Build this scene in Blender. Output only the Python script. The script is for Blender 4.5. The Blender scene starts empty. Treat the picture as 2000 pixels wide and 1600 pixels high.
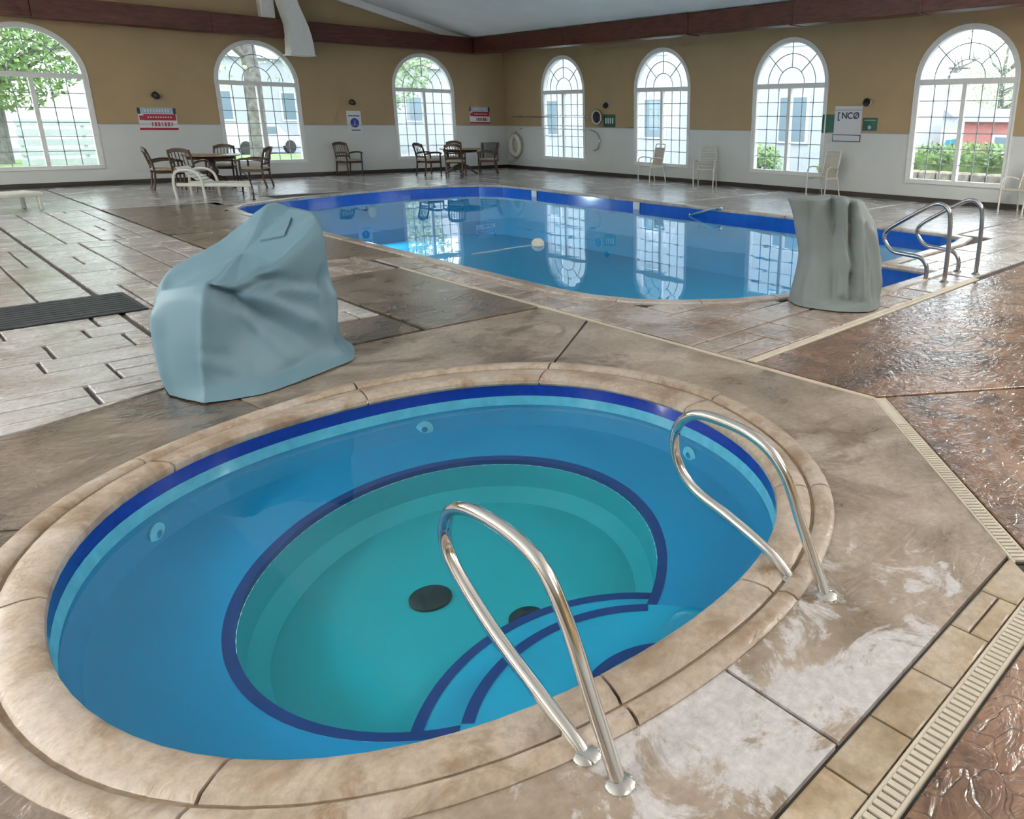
import bpy, bmesh, math, random
from mathutils import Vector, Matrix
from mathutils.bvhtree import BVHTree
import mathutils
PI = math.pi
random.seed(7)
SC = bpy.context.scene
COL = SC.collection

# ------------------------------------------------------------------ camera
F, PX, PY = 1453.23, 1277.95, 673.12
YAW, PITCH, ROLL = 0.81396, 0.29195, 0.01139
EYE = 1.65
fwd = Vector((math.sin(YAW)*math.cos(PITCH), math.cos(YAW)*math.cos(PITCH), -math.sin(PITCH)))
rt = Vector((math.cos(YAW), -math.sin(YAW), 0)); up = rt.cross(fwd)
r2 = math.cos(ROLL)*rt + math.sin(ROLL)*up; u2 = -math.sin(ROLL)*rt + math.cos(ROLL)*up
cam_d = bpy.data.cameras.new('camera'); cam = bpy.data.objects.new('camera', cam_d); COL.objects.link(cam)
m = Matrix((r2, u2, -fwd)).transposed().to_4x4(); m.translation = (0, 0, EYE); cam.matrix_world = m
cam_d.sensor_fit = 'HORIZONTAL'; cam_d.sensor_width = 36; cam_d.lens = F*36/2000
cam_d.shift_x = (1000-PX)/2000; cam_d.shift_y = (PY-800)/2000
cam_d.clip_start = 0.05; cam_d.clip_end = 600
SC.camera = cam

# ------------------------------------------------------------------ world, light, exposure
wd = bpy.data.worlds.new('overcast_sky'); SC.world = wd; wd.use_nodes = True
bg = wd.node_tree.nodes['Background']; bg.inputs[0].default_value = (0.86, 0.93, 1.0, 1); bg.inputs[1].default_value = 4.5
SC.view_settings.view_transform = 'Standard'; SC.view_settings.look = 'None'
SC.view_settings.exposure = 0.1; SC.view_settings.gamma = 1.0; SC.view_settings.use_curve_mapping = False
SC.cycles.use_denoising = True; SC.cycles.use_light_tree = False
SC.cycles.max_bounces = 5; SC.cycles.diffuse_bounces = 3; SC.cycles.glossy_bounces = 3; SC.cycles.transparent_max_bounces = 12
SC.cycles.use_adaptive_sampling = True; SC.cycles.adaptive_threshold = 0.08; SC.cycles.adaptive_min_samples = 20
SC.cycles.sample_clamp_indirect = 6.0
FILL_W, FILL_UP = 270, 600      # watts of each added, unseen fill lamp, down and up
FILL_LAMPS = [(-5.0, 3.4, 1.15), (-4.6, 9.5, 1.25), (-3.4, 15.5, 1.1), (2.2, -4.2, .4), (8.5, -2.0, .8), (13.0, 0.6, 1.0)]

# ------------------------------------------------------------------ helpers
def link(o): COL.objects.link(o); return o
def tag(o, label=None, cat=None, group=None, kind=None):
    if label: o['label'] = label
    if cat: o['category'] = cat
    if group: o['group'] = group
    if kind: o['kind'] = kind
    return o
def thing(name, label, cat, loc=(0, 0, 0), rz=0, group=None):
    o = link(bpy.data.objects.new(name, None)); o.location = loc; o.rotation_euler = (0, 0, rz)
    o.empty_display_size = .1
    return tag(o, label, cat, group)
def struct_root(name, loc=(0, 0, 0)):
    o = link(bpy.data.objects.new(name, None)); o.location = loc; o['kind'] = 'structure'; return o

class MB:
    def __init__(s): s.v = []; s.f = []
    def add(s, vs, fs):
        n = len(s.v); s.v += [tuple(v) for v in vs]; s.f += [tuple(i+n for i in f) for f in fs]; return s
    def box(s, c, d, rz=0, rx=0, ry=0, taper=1.0):
        M = Matrix.Translation(c) @ Matrix.Rotation(rz, 4, 'Z') @ Matrix.Rotation(ry, 4, 'Y') @ Matrix.Rotation(rx, 4, 'X')
        vs = []
        for z in (-.5, .5):
            t = taper if z < 0 else 1
            for x, y in ((-.5, -.5), (.5, -.5), (.5, .5), (-.5, .5)): vs.append(M @ Vector((x*d[0]*t, y*d[1]*t, z*d[2])))
        return s.add(vs, [(3, 2, 1, 0), (4, 5, 6, 7), (0, 1, 5, 4), (1, 2, 6, 5), (2, 3, 7, 6), (3, 0, 4, 7)])
    def rbox(s, c, d, b, rz=0, rx=0, ry=0):           # box with chamfered edges on every side
        M = Matrix.Translation(c) @ Matrix.Rotation(rz, 4, 'Z') @ Matrix.Rotation(ry, 4, 'Y') @ Matrix.Rotation(rx, 4, 'X')
        hx, hy, hz = d[0]/2, d[1]/2, d[2]/2; b = min(b, hx*.9, hy*.9, hz*.9)
        def ring(x, y, z, k):
            return [(-x+k, -y, z), (x-k, -y, z), (x, -y+k, z), (x, y-k, z), (x-k, y, z), (-x+k, y, z), (-x, y-k, z), (-x, -y+k, z)]
        R = ring(hx-b, hy-b, -hz, b*.5) + ring(hx, hy, -hz+b, b) + ring(hx, hy, hz-b, b) + ring(hx-b, hy-b, hz, b*.5)
        fs = [tuple(range(7, -1, -1)), tuple(range(24, 32))]
        for k in range(3):
            for i in range(8): j = (i+1) % 8; fs.append((k*8+i, k*8+j, k*8+8+j, k*8+8+i))
        return s.add([M @ Vector(p) for p in R], fs)
    def tube(s, path, r, n=8, closed=False, cap=True):
        P = [Vector(p) for p in path]; N = len(P); rr = r if isinstance(r, (list, tuple)) else [r]*N
        ref = None; vs = []; fs = []
        for i in range(N):
            a = P[(i-1) % N] if (i > 0 or closed) else P[i]; b = P[(i+1) % N] if (i < N-1 or closed) else P[i]
            t = (b-a).normalized()
            if ref is None:
                ref = Vector((0, 0, 1)) if abs(t.z) < .9 else Vector((1, 0, 0))
            u = (ref - t*ref.dot(t))
            if u.length < 1e-5: u = t.orthogonal()
            u.normalize(); w = t.cross(u); ref = u
            for k in range(n):
                an = 2*PI*k/n; vs.append(P[i] + (u*math.cos(an) + w*math.sin(an))*rr[i])
        M = N if closed else N-1
        for i in range(M):
            j = (i+1) % N
            for k in range(n): l = (k+1) % n; fs.append((i*n+k, i*n+l, j*n+l, j*n+k))
        if cap and not closed: fs += [tuple(range(n-1, -1, -1)), tuple(range((N-1)*n, N*n))]
        return s.add(vs, fs)
    def prism(s, poly, z0, z1, inset=0.0):             # vertical prism over a 2-D polygon, top edge optionally drawn in
        n = len(poly); cx = sum(p[0] for p in poly)/n; cy = sum(p[1] for p in poly)/n
        vs = [(x, y, z0) for x, y in poly] + [(x, y, z1) for x, y in poly]
        fs = [tuple(range(n-1, -1, -1)), tuple(range(n, 2*n))] + [(i, (i+1) % n, n+(i+1) % n, n+i) for i in range(n)]
        return s.add(vs, fs)
    def lathe(s, prof, c=(0, 0, 0), n=20, axis='Z'):
        vs = []; fs = []; m_ = len(prof)
        for k in range(n):
            a = 2*PI*k/n
            for r, z in prof:
                if axis == 'Z': p = (r*math.cos(a), r*math.sin(a), z)
                elif axis == 'Y': p = (r*math.cos(a), z, r*math.sin(a))
                else: p = (z, r*math.cos(a), r*math.sin(a))
                vs.append((c[0]+p[0], c[1]+p[1], c[2]+p[2]))
        for k in range(n):
            l = (k+1) % n
            for i in range(m_-1): fs.append((k*m_+i, l*m_+i, l*m_+i+1, k*m_+i+1))
        if prof[0][0] > 1e-6: fs.append(tuple(k*m_ for k in range(n-1, -1, -1)))
        if prof[-1][0] > 1e-6: fs.append(tuple(k*m_+m_-1 for k in range(n)))
        return s.add(vs, fs)
    def mesh(s, name, mat, smooth=False):
        me = bpy.data.meshes.new(name); me.from_pydata(s.v, [], s.f); me.validate()
        bm = bmesh.new(); bm.from_mesh(me); bmesh.ops.remove_doubles(bm, verts=bm.verts, dist=1e-5)
        bmesh.ops.recalc_face_normals(bm, faces=bm.faces); bm.to_mesh(me); bm.free()
        if mat: me.materials.append(mat)
        if smooth:
            for p in me.polygons: p.use_smooth = True
            try: me.set_sharp_from_angle(angle=math.radians(40))
            except Exception: pass
        return me
    def build(s, name, mat, parent=None, smooth=False, world=False):
        return put(name, s.mesh(name, mat, smooth), parent, world)
def put(name, me, parent=None, world=False):
    o = link(bpy.data.objects.new(name, me))
    if parent is not None:
        o.parent = parent
        if world:
            L = Vector((0, 0, 0)); q = parent
            while q is not None: L += q.location + q.matrix_parent_inverse.translation; q = q.parent
            o.matrix_parent_inverse = Matrix.Translation(-L)
    return o
def copy_tree(o, parent=None):
    c = link(o.copy()); c.parent = parent
    if parent is not None: c.matrix_parent_inverse = o.matrix_parent_inverse
    for ch in o.children: copy_tree(ch, c)
    return c
def crom(pts, n=6, closed=False):
    P = [Vector(p) for p in pts]; N = len(P); out = []
    for i in range(N if closed else N-1):
        if closed: a, b, c, d = P[i-1], P[i], P[(i+1) % N], P[(i+2) % N]
        else: a, b, c, d = P[max(i-1, 0)], P[i], P[i+1], P[min(i+2, N-1)]
        for k in range(n):
            t = k/n
            out.append(.5*((2*b) + (c-a)*t + (2*a-5*b+4*c-d)*t*t + (3*b-a-3*c+d)*t**3))
    if not closed: out.append(P[-1])
    return out

# ------------------------------------------------------------------ materials
def nmat(name):
    m_ = bpy.data.materials.new(name); m_.use_nodes = True; nt = m_.node_tree
    return m_, nt, nt.nodes['Principled BSDF']
def lnk(nt, a, b): nt.links.new(a, b)
def plain(name, col, rough=.5, metal=0, noise=.06, scale=12, bump=0, spec=.5, coat=0):
    m_, nt, b = nmat(name)
    b.inputs['Roughness'].default_value = rough; b.inputs['Metallic'].default_value = metal
    b.inputs['Specular IOR Level'].default_value = spec
    if coat: b.inputs['Coat Weight'].default_value = coat
    if noise:
        tc = nt.nodes.new('ShaderNodeTexCoord'); nz = nt.nodes.new('ShaderNodeTexNoise'); nz.inputs['Scale'].default_value = scale
        nz.inputs['Detail'].default_value = 4
        lnk(nt, tc.outputs['Object'], nz.inputs['Vector'])
        cr = nt.nodes.new('ShaderNodeValToRGB'); cr.color_ramp.elements[0].position = .3; cr.color_ramp.elements[1].position = .7
        cr.color_ramp.elements[0].color = tuple(max(0, c*(1-noise*1.5)) for c in col)+(1,)
        cr.color_ramp.elements[1].color = tuple(min(1, c*(1+noise)) for c in col)+(1,)
        lnk(nt, nz.outputs['Fac'], cr.inputs[0]); lnk(nt, cr.outputs[0], b.inputs['Base Color'])
        if bump:
            bp = nt.nodes.new('ShaderNodeBump'); bp.inputs['Strength'].default_value = bump; bp.inputs['Distance'].default_value = .02
            lnk(nt, nz.outputs['Fac'], bp.inputs['Height']); lnk(nt, bp.outputs[0], b.inputs['Normal'])
    else: b.inputs['Base Color'].default_value = tuple(col)+(1,)
    return m_
def emit(name, col, s):
    m_, nt, b = nmat(name); b.inputs['Base Color'].default_value = (.8, .8, .8, 1)
    b.inputs['Emission Color'].default_value = tuple(col)+(1,); b.inputs['Emission Strength'].default_value = s
    return m_
def stone(name, cols, rough=(.18, .5), bump=.5, stain=None, scale=1.0, crack=0, rnd=.12, wash=None, coat=.7):
    """stamped concrete: cols = ramp of base colours over a world-space cloud, stain = (colour, threshold)"""
    m_, nt, b = nmat(name); N = nt.nodes.new
    geo = N('ShaderNodeNewGeometry')
    n1 = N('ShaderNodeTexNoise'); n1.inputs['Scale'].default_value = 1.5*scale; n1.inputs['Detail'].default_value = 5; n1.inputs['Roughness'].default_value = .62
    n1.inputs['Distortion'].default_value = .8
    mp = N('ShaderNodeMapping'); mp.inputs['Scale'].default_value = (1, 1, .2); lnk(nt, geo.outputs['Position'], mp.inputs['Vector'])
    lnk(nt, mp.outputs[0], n1.inputs['Vector'])
    cr = N('ShaderNodeValToRGB'); el = cr.color_ramp.elements
    while len(el) < len(cols): el.new(.5)
    for i, c in enumerate(cols): el[i].position = .35+.30*i/(len(cols)-1); el[i].color = tuple(c)+(1,)
    lnk(nt, n1.outputs['Fac'], cr.inputs[0]); col = cr.outputs[0]
    n2 = N('ShaderNodeTexNoise'); n2.inputs['Scale'].default_value = 26; n2.inputs['Detail'].default_value = 3; n2.inputs['Roughness'].default_value = .7
    lnk(nt, geo.outputs['Position'], n2.inputs['Vector'])
    if rnd:
        oi = N('ShaderNodeObjectInfo'); mr = N('ShaderNodeMapRange'); mr.inputs['To Min'].default_value = 1-rnd; mr.inputs['To Max'].default_value = 1+rnd*.7
        lnk(nt, oi.outputs['Random'], mr.inputs['Value'])
        mx = N('ShaderNodeVectorMath'); mx.operation = 'SCALE'; lnk(nt, col, mx.inputs[0]); lnk(nt, mr.outputs[0], mx.inputs['Scale']); col = mx.outputs[0]
    if stain:
        n3 = N('ShaderNodeTexNoise'); n3.inputs['Scale'].default_value = stain[2] if len(stain) > 2 else .55; n3.inputs['Detail'].default_value = 6; n3.inputs['Roughness'].default_value = .66
        n3.inputs['Distortion'].default_value = 1.2; lnk(nt, geo.outputs['Position'], n3.inputs['Vector'])
        r3 = N('ShaderNodeValToRGB'); r3.color_ramp.elements[0].position = stain[1]; r3.color_ramp.elements[1].position = min(1, stain[1]+.1)
        lnk(nt, n3.outputs['Fac'], r3.inputs[0])
        mx = N('ShaderNodeMix'); mx.data_type = 'RGBA'; lnk(nt, r3.outputs[0], mx.inputs['Factor']); lnk(nt, col, mx.inputs['A']); mx.inputs['B'].default_value = tuple(stain[0])+(1,)
        col = mx.outputs['Result']
    if wash:                                         # worn pale coating with a ragged edge
        vd = N('ShaderNodeVectorMath'); vd.operation = 'DISTANCE'; lnk(nt, geo.outputs['Position'], vd.inputs[0]); vd.inputs[1].default_value = wash[0]
        n4 = N('ShaderNodeTexNoise'); n4.inputs['Scale'].default_value = 3.4; n4.inputs['Detail'].default_value = 7; n4.inputs['Roughness'].default_value = .72; n4.inputs['Distortion'].default_value = .9
        lnk(nt, geo.outputs['Position'], n4.inputs['Vector'])
        ma = N('ShaderNodeMath'); ma.operation = 'MULTIPLY_ADD'; lnk(nt, vd.outputs['Value'], ma.inputs[0]); ma.inputs[1].default_value = -.20/wash[1]; lnk(nt, n4.outputs['Fac'], ma.inputs[2])
        r4 = N('ShaderNodeValToRGB'); r4.color_ramp.elements[0].position = .36; r4.color_ramp.elements[1].position = .43; lnk(nt, ma.outputs[0], r4.inputs[0])
        mx = N('ShaderNodeMix'); mx.data_type = 'RGBA'; lnk(nt, r4.outputs[0], mx.inputs['Factor']); lnk(nt, col, mx.inputs['A']); mx.inputs['B'].default_value = tuple(wash[2])+(1,)
        col = mx.outputs['Result']
    r2_ = N('ShaderNodeMapRange'); r2_.inputs['From Min'].default_value = .3; r2_.inputs['From Max'].default_value = .7
    r2_.inputs['To Min'].default_value = .78; r2_.inputs['To Max'].default_value = 1.14; lnk(nt, n2.outputs['Fac'], r2_.inputs['Value'])
    mx = N('ShaderNodeVectorMath'); mx.operation = 'SCALE'; lnk(nt, col, mx.inputs[0]); lnk(nt, r2_.outputs[0], mx.inputs['Scale']); col = mx.outputs[0]
    if crack:
        vo = N('ShaderNodeTexVoronoi'); vo.feature = 'DISTANCE_TO_EDGE'; vo.inputs['Scale'].default_value = crack
        nw = N('ShaderNodeTexNoise'); nw.inputs['Scale'].default_value = 5.5; nw.inputs['Detail'].default_value = 1.5; lnk(nt, geo.outputs['Position'], nw.inputs['Vector'])
        wv = N('ShaderNodeVectorMath'); wv.operation = 'MULTIPLY_ADD'; lnk(nt, nw.outputs['Color'], wv.inputs[0]); wv.inputs[1].default_value = (.42, .30, .0); lnk(nt, geo.outputs['Position'], wv.inputs[2])
        lnk(nt, wv.outputs[0], vo.inputs['Vector'])
        rc = N('ShaderNodeMapRange'); rc.inputs['From Max'].default_value = .035; lnk(nt, vo.outputs['Distance'], rc.inputs['Value'])
        rk = N('ShaderNodeMapRange'); rk.inputs['To Min'].default_value = .55; lnk(nt, rc.outputs[0], rk.inputs['Value'])
        mx = N('ShaderNodeVectorMath'); mx.operation = 'SCALE'; lnk(nt, col, mx.inputs[0]); lnk(nt, rk.outputs[0], mx.inputs['Scale']); col = mx.outputs[0]
    lnk(nt, col, b.inputs['Base Color'])
    rr = N('ShaderNodeMapRange'); rr.inputs['From Min'].default_value = .3; rr.inputs['From Max'].default_value = .7
    rr.inputs['To Min'].default_value = rough[0]; rr.inputs['To Max'].default_value = rough[1]
    lnk(nt, n1.outputs['Fac'], rr.inputs['Value']); lnk(nt, rr.outputs[0], b.inputs['Roughness'])
    # relief: slate-like ripples, and cracks where asked
    ng = N('ShaderNodeTexNoise'); ng.inputs['Scale'].default_value = 5.5; ng.inputs['Detail'].default_value = 3; ng.inputs['Distortion'].default_value = 2.5
    mp2 = N('ShaderNodeMapping'); mp2.inputs['Scale'].default_value = (1.0, 1.6, 1); lnk(nt, geo.outputs['Position'], mp2.inputs['Vector']); lnk(nt, mp2.outputs[0], ng.inputs['Vector'])
    h = ng.outputs['Fac']
    ad = N('ShaderNodeMath'); ad.operation = 'MULTIPLY_ADD'; lnk(nt, n2.outputs['Fac'], ad.inputs[0]); ad.inputs[1].default_value = .22; lnk(nt, h, ad.inputs[2]); h = ad.outputs[0]
    if crack:
        ad2 = N('ShaderNodeMath'); ad2.operation = 'MULTIPLY_ADD'; lnk(nt, rc.outputs[0], ad2.inputs[0]); ad2.inputs[1].default_value = .22; lnk(nt, h, ad2.inputs[2]); h = ad2.outputs[0]
    bp = N('ShaderNodeBump'); bp.inputs['Strength'].default_value = bump; bp.inputs['Distance'].default_value = .012
    lnk(nt, h, bp.inputs['Height']); lnk(nt, bp.outputs[0], b.inputs['Normal'])
    b.inputs['Specular IOR Level'].default_value = .6
    b.inputs['Coat Weight'].default_value = coat; b.inputs['Coat Roughness'].default_value = .13
    lnk(nt, bp.outputs[0], b.inputs['Coat Normal'])
    return m_
def both_sides(nt, ior):                              # the same reflectance from either side of a thin film
    fr = nt.nodes.new('ShaderNodeFresnel'); ge = nt.nodes.new('ShaderNodeNewGeometry'); mr = nt.nodes.new('ShaderNodeMapRange')
    mr.inputs['To Min'].default_value = ior; mr.inputs['To Max'].default_value = 1/ior
    nt.links.new(ge.outputs['Backfacing'], mr.inputs['Value']); nt.links.new(mr.outputs[0], fr.inputs['IOR']); return fr
def water_mat(name, tint, ripple=.02, scale=2.2):
    m_ = bpy.data.materials.new(name); m_.use_nodes = True; nt = m_.node_tree; nt.nodes.clear(); N = nt.nodes.new
    out = N('ShaderNodeOutputMaterial'); mix = N('ShaderNodeMixShader'); fr = both_sides(nt, 1.33)
    tr = N('ShaderNodeBsdfTransparent'); tr.inputs[0].default_value = tuple(tint)+(1,)
    gl = N('ShaderNodeBsdfGlossy'); gl.inputs['Roughness'].default_value = .012; gl.inputs['Color'].default_value = (1, 1, 1, 1)
    geo = N('ShaderNodeNewGeometry'); nz = N('ShaderNodeTexNoise'); nz.inputs['Scale'].default_value = scale; nz.inputs['Detail'].default_value = 2
    lnk(nt, geo.outputs['Position'], nz.inputs['Vector'])
    bp = N('ShaderNodeBump'); bp.inputs['Strength'].default_value = ripple; bp.inputs['Distance'].default_value = .05
    lnk(nt, nz.outputs['Fac'], bp.inputs['Height']); lnk(nt, bp.outputs[0], gl.inputs['Normal'])
    lnk(nt, fr.outputs[0], mix.inputs[0]); lnk(nt, tr.outputs[0], mix.inputs[1]); lnk(nt, gl.outputs[0], mix.inputs[2]); lnk(nt, mix.outputs[0], out.inputs[0])
    return m_
def two_tone(name, low, high, z):
    m_, nt, b = nmat(name); N = nt.nodes.new
    geo = N('ShaderNodeNewGeometry'); sp = N('ShaderNodeSeparateXYZ'); lnk(nt, geo.outputs['Position'], sp.inputs[0])
    gt = N('ShaderNodeMath'); gt.operation = 'GREATER_THAN'; gt.inputs[1].default_value = z; lnk(nt, sp.outputs['Z'], gt.inputs[0])
    mx = N('ShaderNodeMix'); mx.data_type = 'RGBA'; mx.inputs['A'].default_value = tuple(low)+(1,); mx.inputs['B'].default_value = tuple(high)+(1,)
    lnk(nt, gt.outputs[0], mx.inputs['Factor'])
    nz = N('ShaderNodeTexNoise'); nz.inputs['Scale'].default_value = 1.3; nz.inputs['Detail'].default_value = 5; lnk(nt, geo.outputs['Position'], nz.inputs['Vector'])
    mr = N('ShaderNodeMapRange'); mr.inputs['To Min'].default_value = .9; mr.inputs['To Max'].default_value = 1.1; lnk(nt, nz.outputs['Fac'], mr.inputs['Value'])
    sc = N('ShaderNodeVectorMath'); sc.operation = 'SCALE'; lnk(nt, mx.outputs['Result'], sc.inputs[0]); lnk(nt, mr.outputs[0], sc.inputs['Scale'])
    lnk(nt, sc.outputs[0], b.inputs['Base Color']); b.inputs['Roughness'].default_value = .6
    nf = N('ShaderNodeTexNoise'); nf.inputs['Scale'].default_value = 90; lnk(nt, geo.outputs['Position'], nf.inputs['Vector'])
    bp = N('ShaderNodeBump'); bp.inputs['Strength'].default_value = .12; bp.inputs['Distance'].default_value = .01; lnk(nt, nf.outputs['Fac'], bp.inputs['Height']); lnk(nt, bp.outputs[0], b.inputs['Normal'])
    return m_
def wood(name, a, b_, rough=.4, scale=(1, 1, 12)):
    m_, nt, b = nmat(name); N = nt.nodes.new
    tc = N('ShaderNodeTexCoord'); mp = N('ShaderNodeMapping'); mp.inputs['Scale'].default_value = scale
    nz = N('ShaderNodeTexNoise'); nz.inputs['Scale'].default_value = 3; nz.inputs['Detail'].default_value = 6; nz.inputs['Distortion'].default_value = .6
    cr = N('ShaderNodeValToRGB'); cr.color_ramp.elements[0].position = .3; cr.color_ramp.elements[1].position = .7
    cr.color_ramp.elements[0].color = tuple(a)+(1,); cr.color_ramp.elements[1].color = tuple(b_)+(1,)
    lnk(nt, tc.outputs['Object'], mp.inputs[0]); lnk(nt, mp.outputs[0], nz.inputs['Vector']); lnk(nt, nz.outputs['Fac'], cr.inputs[0])
    lnk(nt, cr.outputs[0], b.inputs['Base Color']); b.inputs['Roughness'].default_value = rough
    return m_
def glass_mat(name):
    m_ = bpy.data.materials.new(name); m_.use_nodes = True; nt = m_.node_tree; nt.nodes.clear(); N = nt.nodes.new
    out = N('ShaderNodeOutputMaterial'); mix = N('ShaderNodeMixShader'); fr = both_sides(nt, 1.45)
    tr = N('ShaderNodeBsdfTransparent'); tr.inputs[0].default_value = (.96, .98, .98, 1)
    gl = N('ShaderNodeBsdfGlossy'); gl.inputs['Roughness'].default_value = .02
    lnk(nt, fr.outputs[0], mix.inputs[0]); lnk(nt, tr.outputs[0], mix.inputs[1]); lnk(nt, gl.outputs[0], mix.inputs[2]); lnk(nt, mix.outputs[0], out.inputs[0])
    return m_

M = {}
M['wall'] = two_tone('wall_paint', (.63, .66, .65), (.375, .275, .15), 1.4376)
M['ceiling'] = plain('ceiling_paint', (.84, .88, .88), .7, noise=.03, scale=1)
M['white'] = plain('white_trim', (.78, .80, .79), .45, noise=.03)
M['beam'] = wood('beam_wood', (.045, .010, .006), (.105, .026, .014), .4, (1, 1, 6))
M['base'] = plain('dark_base', (.025, .018, .013), .5)
M['glass'] = glass_mat('window_glass')
M['muntin'] = plain('muntin_backlit', (.30, .34, .37), .4, noise=0)  # white bars, with their backlit grey put into the colour
M['bed'] = plain('joint_bed', (.028, .022, .018), .75, noise=.2, scale=8)
M['ashlar'] = stone('stamped_ashlar', [(.45, .40, .37), (.60, .575, .565), (.69, .675, .675)], (.14, .34), .55, ((.33, .27, .225), .63), rnd=.13)
M['ashlar_warm'] = stone('stamped_ashlar_warm', [(.31, .225, .175), (.46, .37, .315), (.56, .49, .45)], (.14, .36), .6, ((.16, .10, .07), .60), rnd=.14)
M['slab_brown'] = stone('brown_slab', [(.085, .060, .042), (.165, .118, .085), (.27, .205, .155)], (.2, .45), .6, ((.40, .33, .27), .59, 1.5), rnd=.05)
M['slab_spa'] = stone('spa_slab', [(.20, .15, .105), (.335, .265, .205), (.45, .38, .315)], (.24, .5), .55, ((.15, .105, .073), .53, 1.1), rnd=.05, wash=((1.55, .92, 0), .95, (.60, .575, .575)), coat=.25)
M['slab_red'] = stone('red_slab', [(.10, .052, .030), (.235, .122, .070), (.35, .205, .130)], (.13, .36), .65, ((.10, .058, .043), .55, 1.6), crack=7.5, rnd=.05, coat=1.0)
M['border'] = stone('border_tile', [(.30, .215, .13), (.42, .33, .225), (.48, .41, .325)], (.3, .6), .4, rnd=.14, scale=2, coat=.15)
M['coping'] = stone('spa_coping', [(.29, .20, .135), (.43, .345, .265), (.51, .44, .375)], (.3, .6), .45, ((.24, .155, .09), .585, 2.2), scale=2.2, rnd=.07, coat=.1)
M['pool_coping'] = stone('pool_coping', [(.34, .25, .19), (.50, .43, .37), (.58, .53, .49)], (.25, .5), .3, scale=1.5, rnd=.1)
M['groove'] = stone('groove_mortar', [(.15, .10, .06), (.24, .165, .10), (.34, .25, .17)], (.4, .7), .5, scale=2, rnd=0, coat=0)
M['drain'] = plain('drain_plastic', (.60, .54, .44), .5, noise=.06, scale=20)
M['drain_dark'] = plain('drain_gap', (.03, .025, .02), .8, noise=0)
M['tile_blue'] = plain('deep_blue_tile', (.004, .018, .30), .12, noise=.15, scale=30, coat=.6)
M['tile_pool'] = plain('pool_blue_tile', (.002, .10, .52), .15, noise=.12, scale=9, coat=.4)
M['pale_tile'] = plain('pale_water_tile', (.34, .66, .80), .3, noise=.1, scale=14)
M['plaster_spa'] = plain('spa_plaster', (.001, .22, .44), .5, noise=.04, scale=1.5)
M['plaster_well'] = plain('spa_footwell_plaster', (.006, .31, .36), .5, noise=.05, scale=1.2)
M['step_plaster'] = plain('spa_step_plaster', (.006, .30, .48), .5, noise=.06, scale=4)
M['line_blue'] = plain('spa_edge_tile', (.002, .022, .15), .3, noise=.1, scale=20)
M['pool_shell'] = plain('pool_plaster', (.001, .42, .74), .5, noise=.06, scale=.6)
M['water_pool'] = water_mat('pool_water', (.75, .94, 1.0), .03, 1.6)
M['water_spa'] = water_mat('spa_water', (.62, .92, .96), .02, 1.2)
M['chrome'] = plain('polished_steel', (.78, .77, .75), .12, 1.0, noise=.03, scale=6)
M['steel_dark'] = plain('weathered_steel', (.42, .42, .43), .2, 1.0, noise=.08, scale=9)
M['cover'] = plain('grey_vinyl_cover', (.13, .24, .305), .45, noise=.05, scale=2.2, bump=.15)
M['cover2'] = plain('grey_canvas_cover', (.20, .235, .24), .6, noise=.07, scale=2.2, bump=.15)
M['mat'] = plain('black_rubber', (.022, .027, .032), .45, noise=.3, scale=14, bump=.3)
M['chair_wood'] = wood('chair_wood', (.026, .012, .006), (.07, .032, .015), .35, (3, 3, 12))
M['table_top'] = wood('table_top', (.30, .20, .13), (.42, .31, .22), .25, (2, 8, 2))
M['seat_pad'] = plain('seat_fabric', (.42, .37, .28), .8, noise=.08, scale=20)
M['resin'] = plain('white_resin', (.66, .66, .60), .4, noise=.04)
M['resin_tan'] = plain('cream_sling', (.55, .52, .43), .55, noise=.08, scale=40)
M['black'] = plain('black_plastic', (.012, .011, .011), .4, noise=0)
M['red'] = plain('sign_red', (.32, .010, .028), .45, noise=0)
M['navy'] = plain('sign_navy', (.012, .014, .05), .45, noise=0)
M['paleblue'] = plain('sign_pale_blue', (.33, .45, .55), .45, noise=.1)
M['signwhite'] = plain('sign_white', (.68, .72, .74), .4, noise=0)
M['signblue'] = plain('sign_blue', (.015, .03, .32), .4, noise=0)
M['green'] = plain('sign_green', (.008, .085, .055), .4, noise=.25, scale=14)
M['board'] = plain('white_board', (.60, .63, .67), .3, noise=.02)
M['grey_metal'] = plain('grey_metal_box', (.20, .22, .215), .35, .6, noise=.08, scale=3)
M['ring'] = plain('life_ring', (.72, .72, .62), .5, noise=.04)
M['rope'] = plain('rope', (.45, .42, .36), .8)
M['fill_lamp_body'] = plain('fill_lamp_body', (.7, .7, .7), .5, noise=0)
M['lamp'] = emit('fill_lamp_diffuser', (1, .96, .9), 4.0)  # glowing panels of the added fill lamps
# outdoors
M['lawn'] = plain('lawn', (.22, .34, .12), .9, noise=.3, scale=2)
M['asphalt'] = plain('asphalt', (.30, .31, .32), .9, noise=.1, scale=3)
M['siding'] = plain('pale_siding', (.50, .545, .57), .7, noise=.05)
M['siding_teal'] = plain('teal_trim', (.10, .27, .33), .6, noise=.05)
M['roof'] = plain('grey_roof', (.30, .31, .33), .8, noise=.1)
M['dark_glass'] = plain('far_window_glass', (.20, .28, .33), .15, noise=0)
M['leaf'] = plain('leaf_green', (.24, .38, .14), .7, noise=.35, scale=3)
M['leaf_pale'] = plain('leaf_pale', (.40, .52, .30), .7, noise=.3, scale=3)
M['bark'] = plain('bark', (.20, .19, .18), .9, noise=.3, scale=6)
M['stone_wall'] = plain('garden_wall_stone', (.42, .37, .29), .9, noise=.3, scale=5, bump=.4)
M['car_white'] = plain('white_car_paint', (.75, .77, .78), .25, noise=0, coat=.5)
M['car_teal'] = plain('teal_car_paint', (.02, .25, .38), .25, noise=0, coat=.5)
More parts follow.
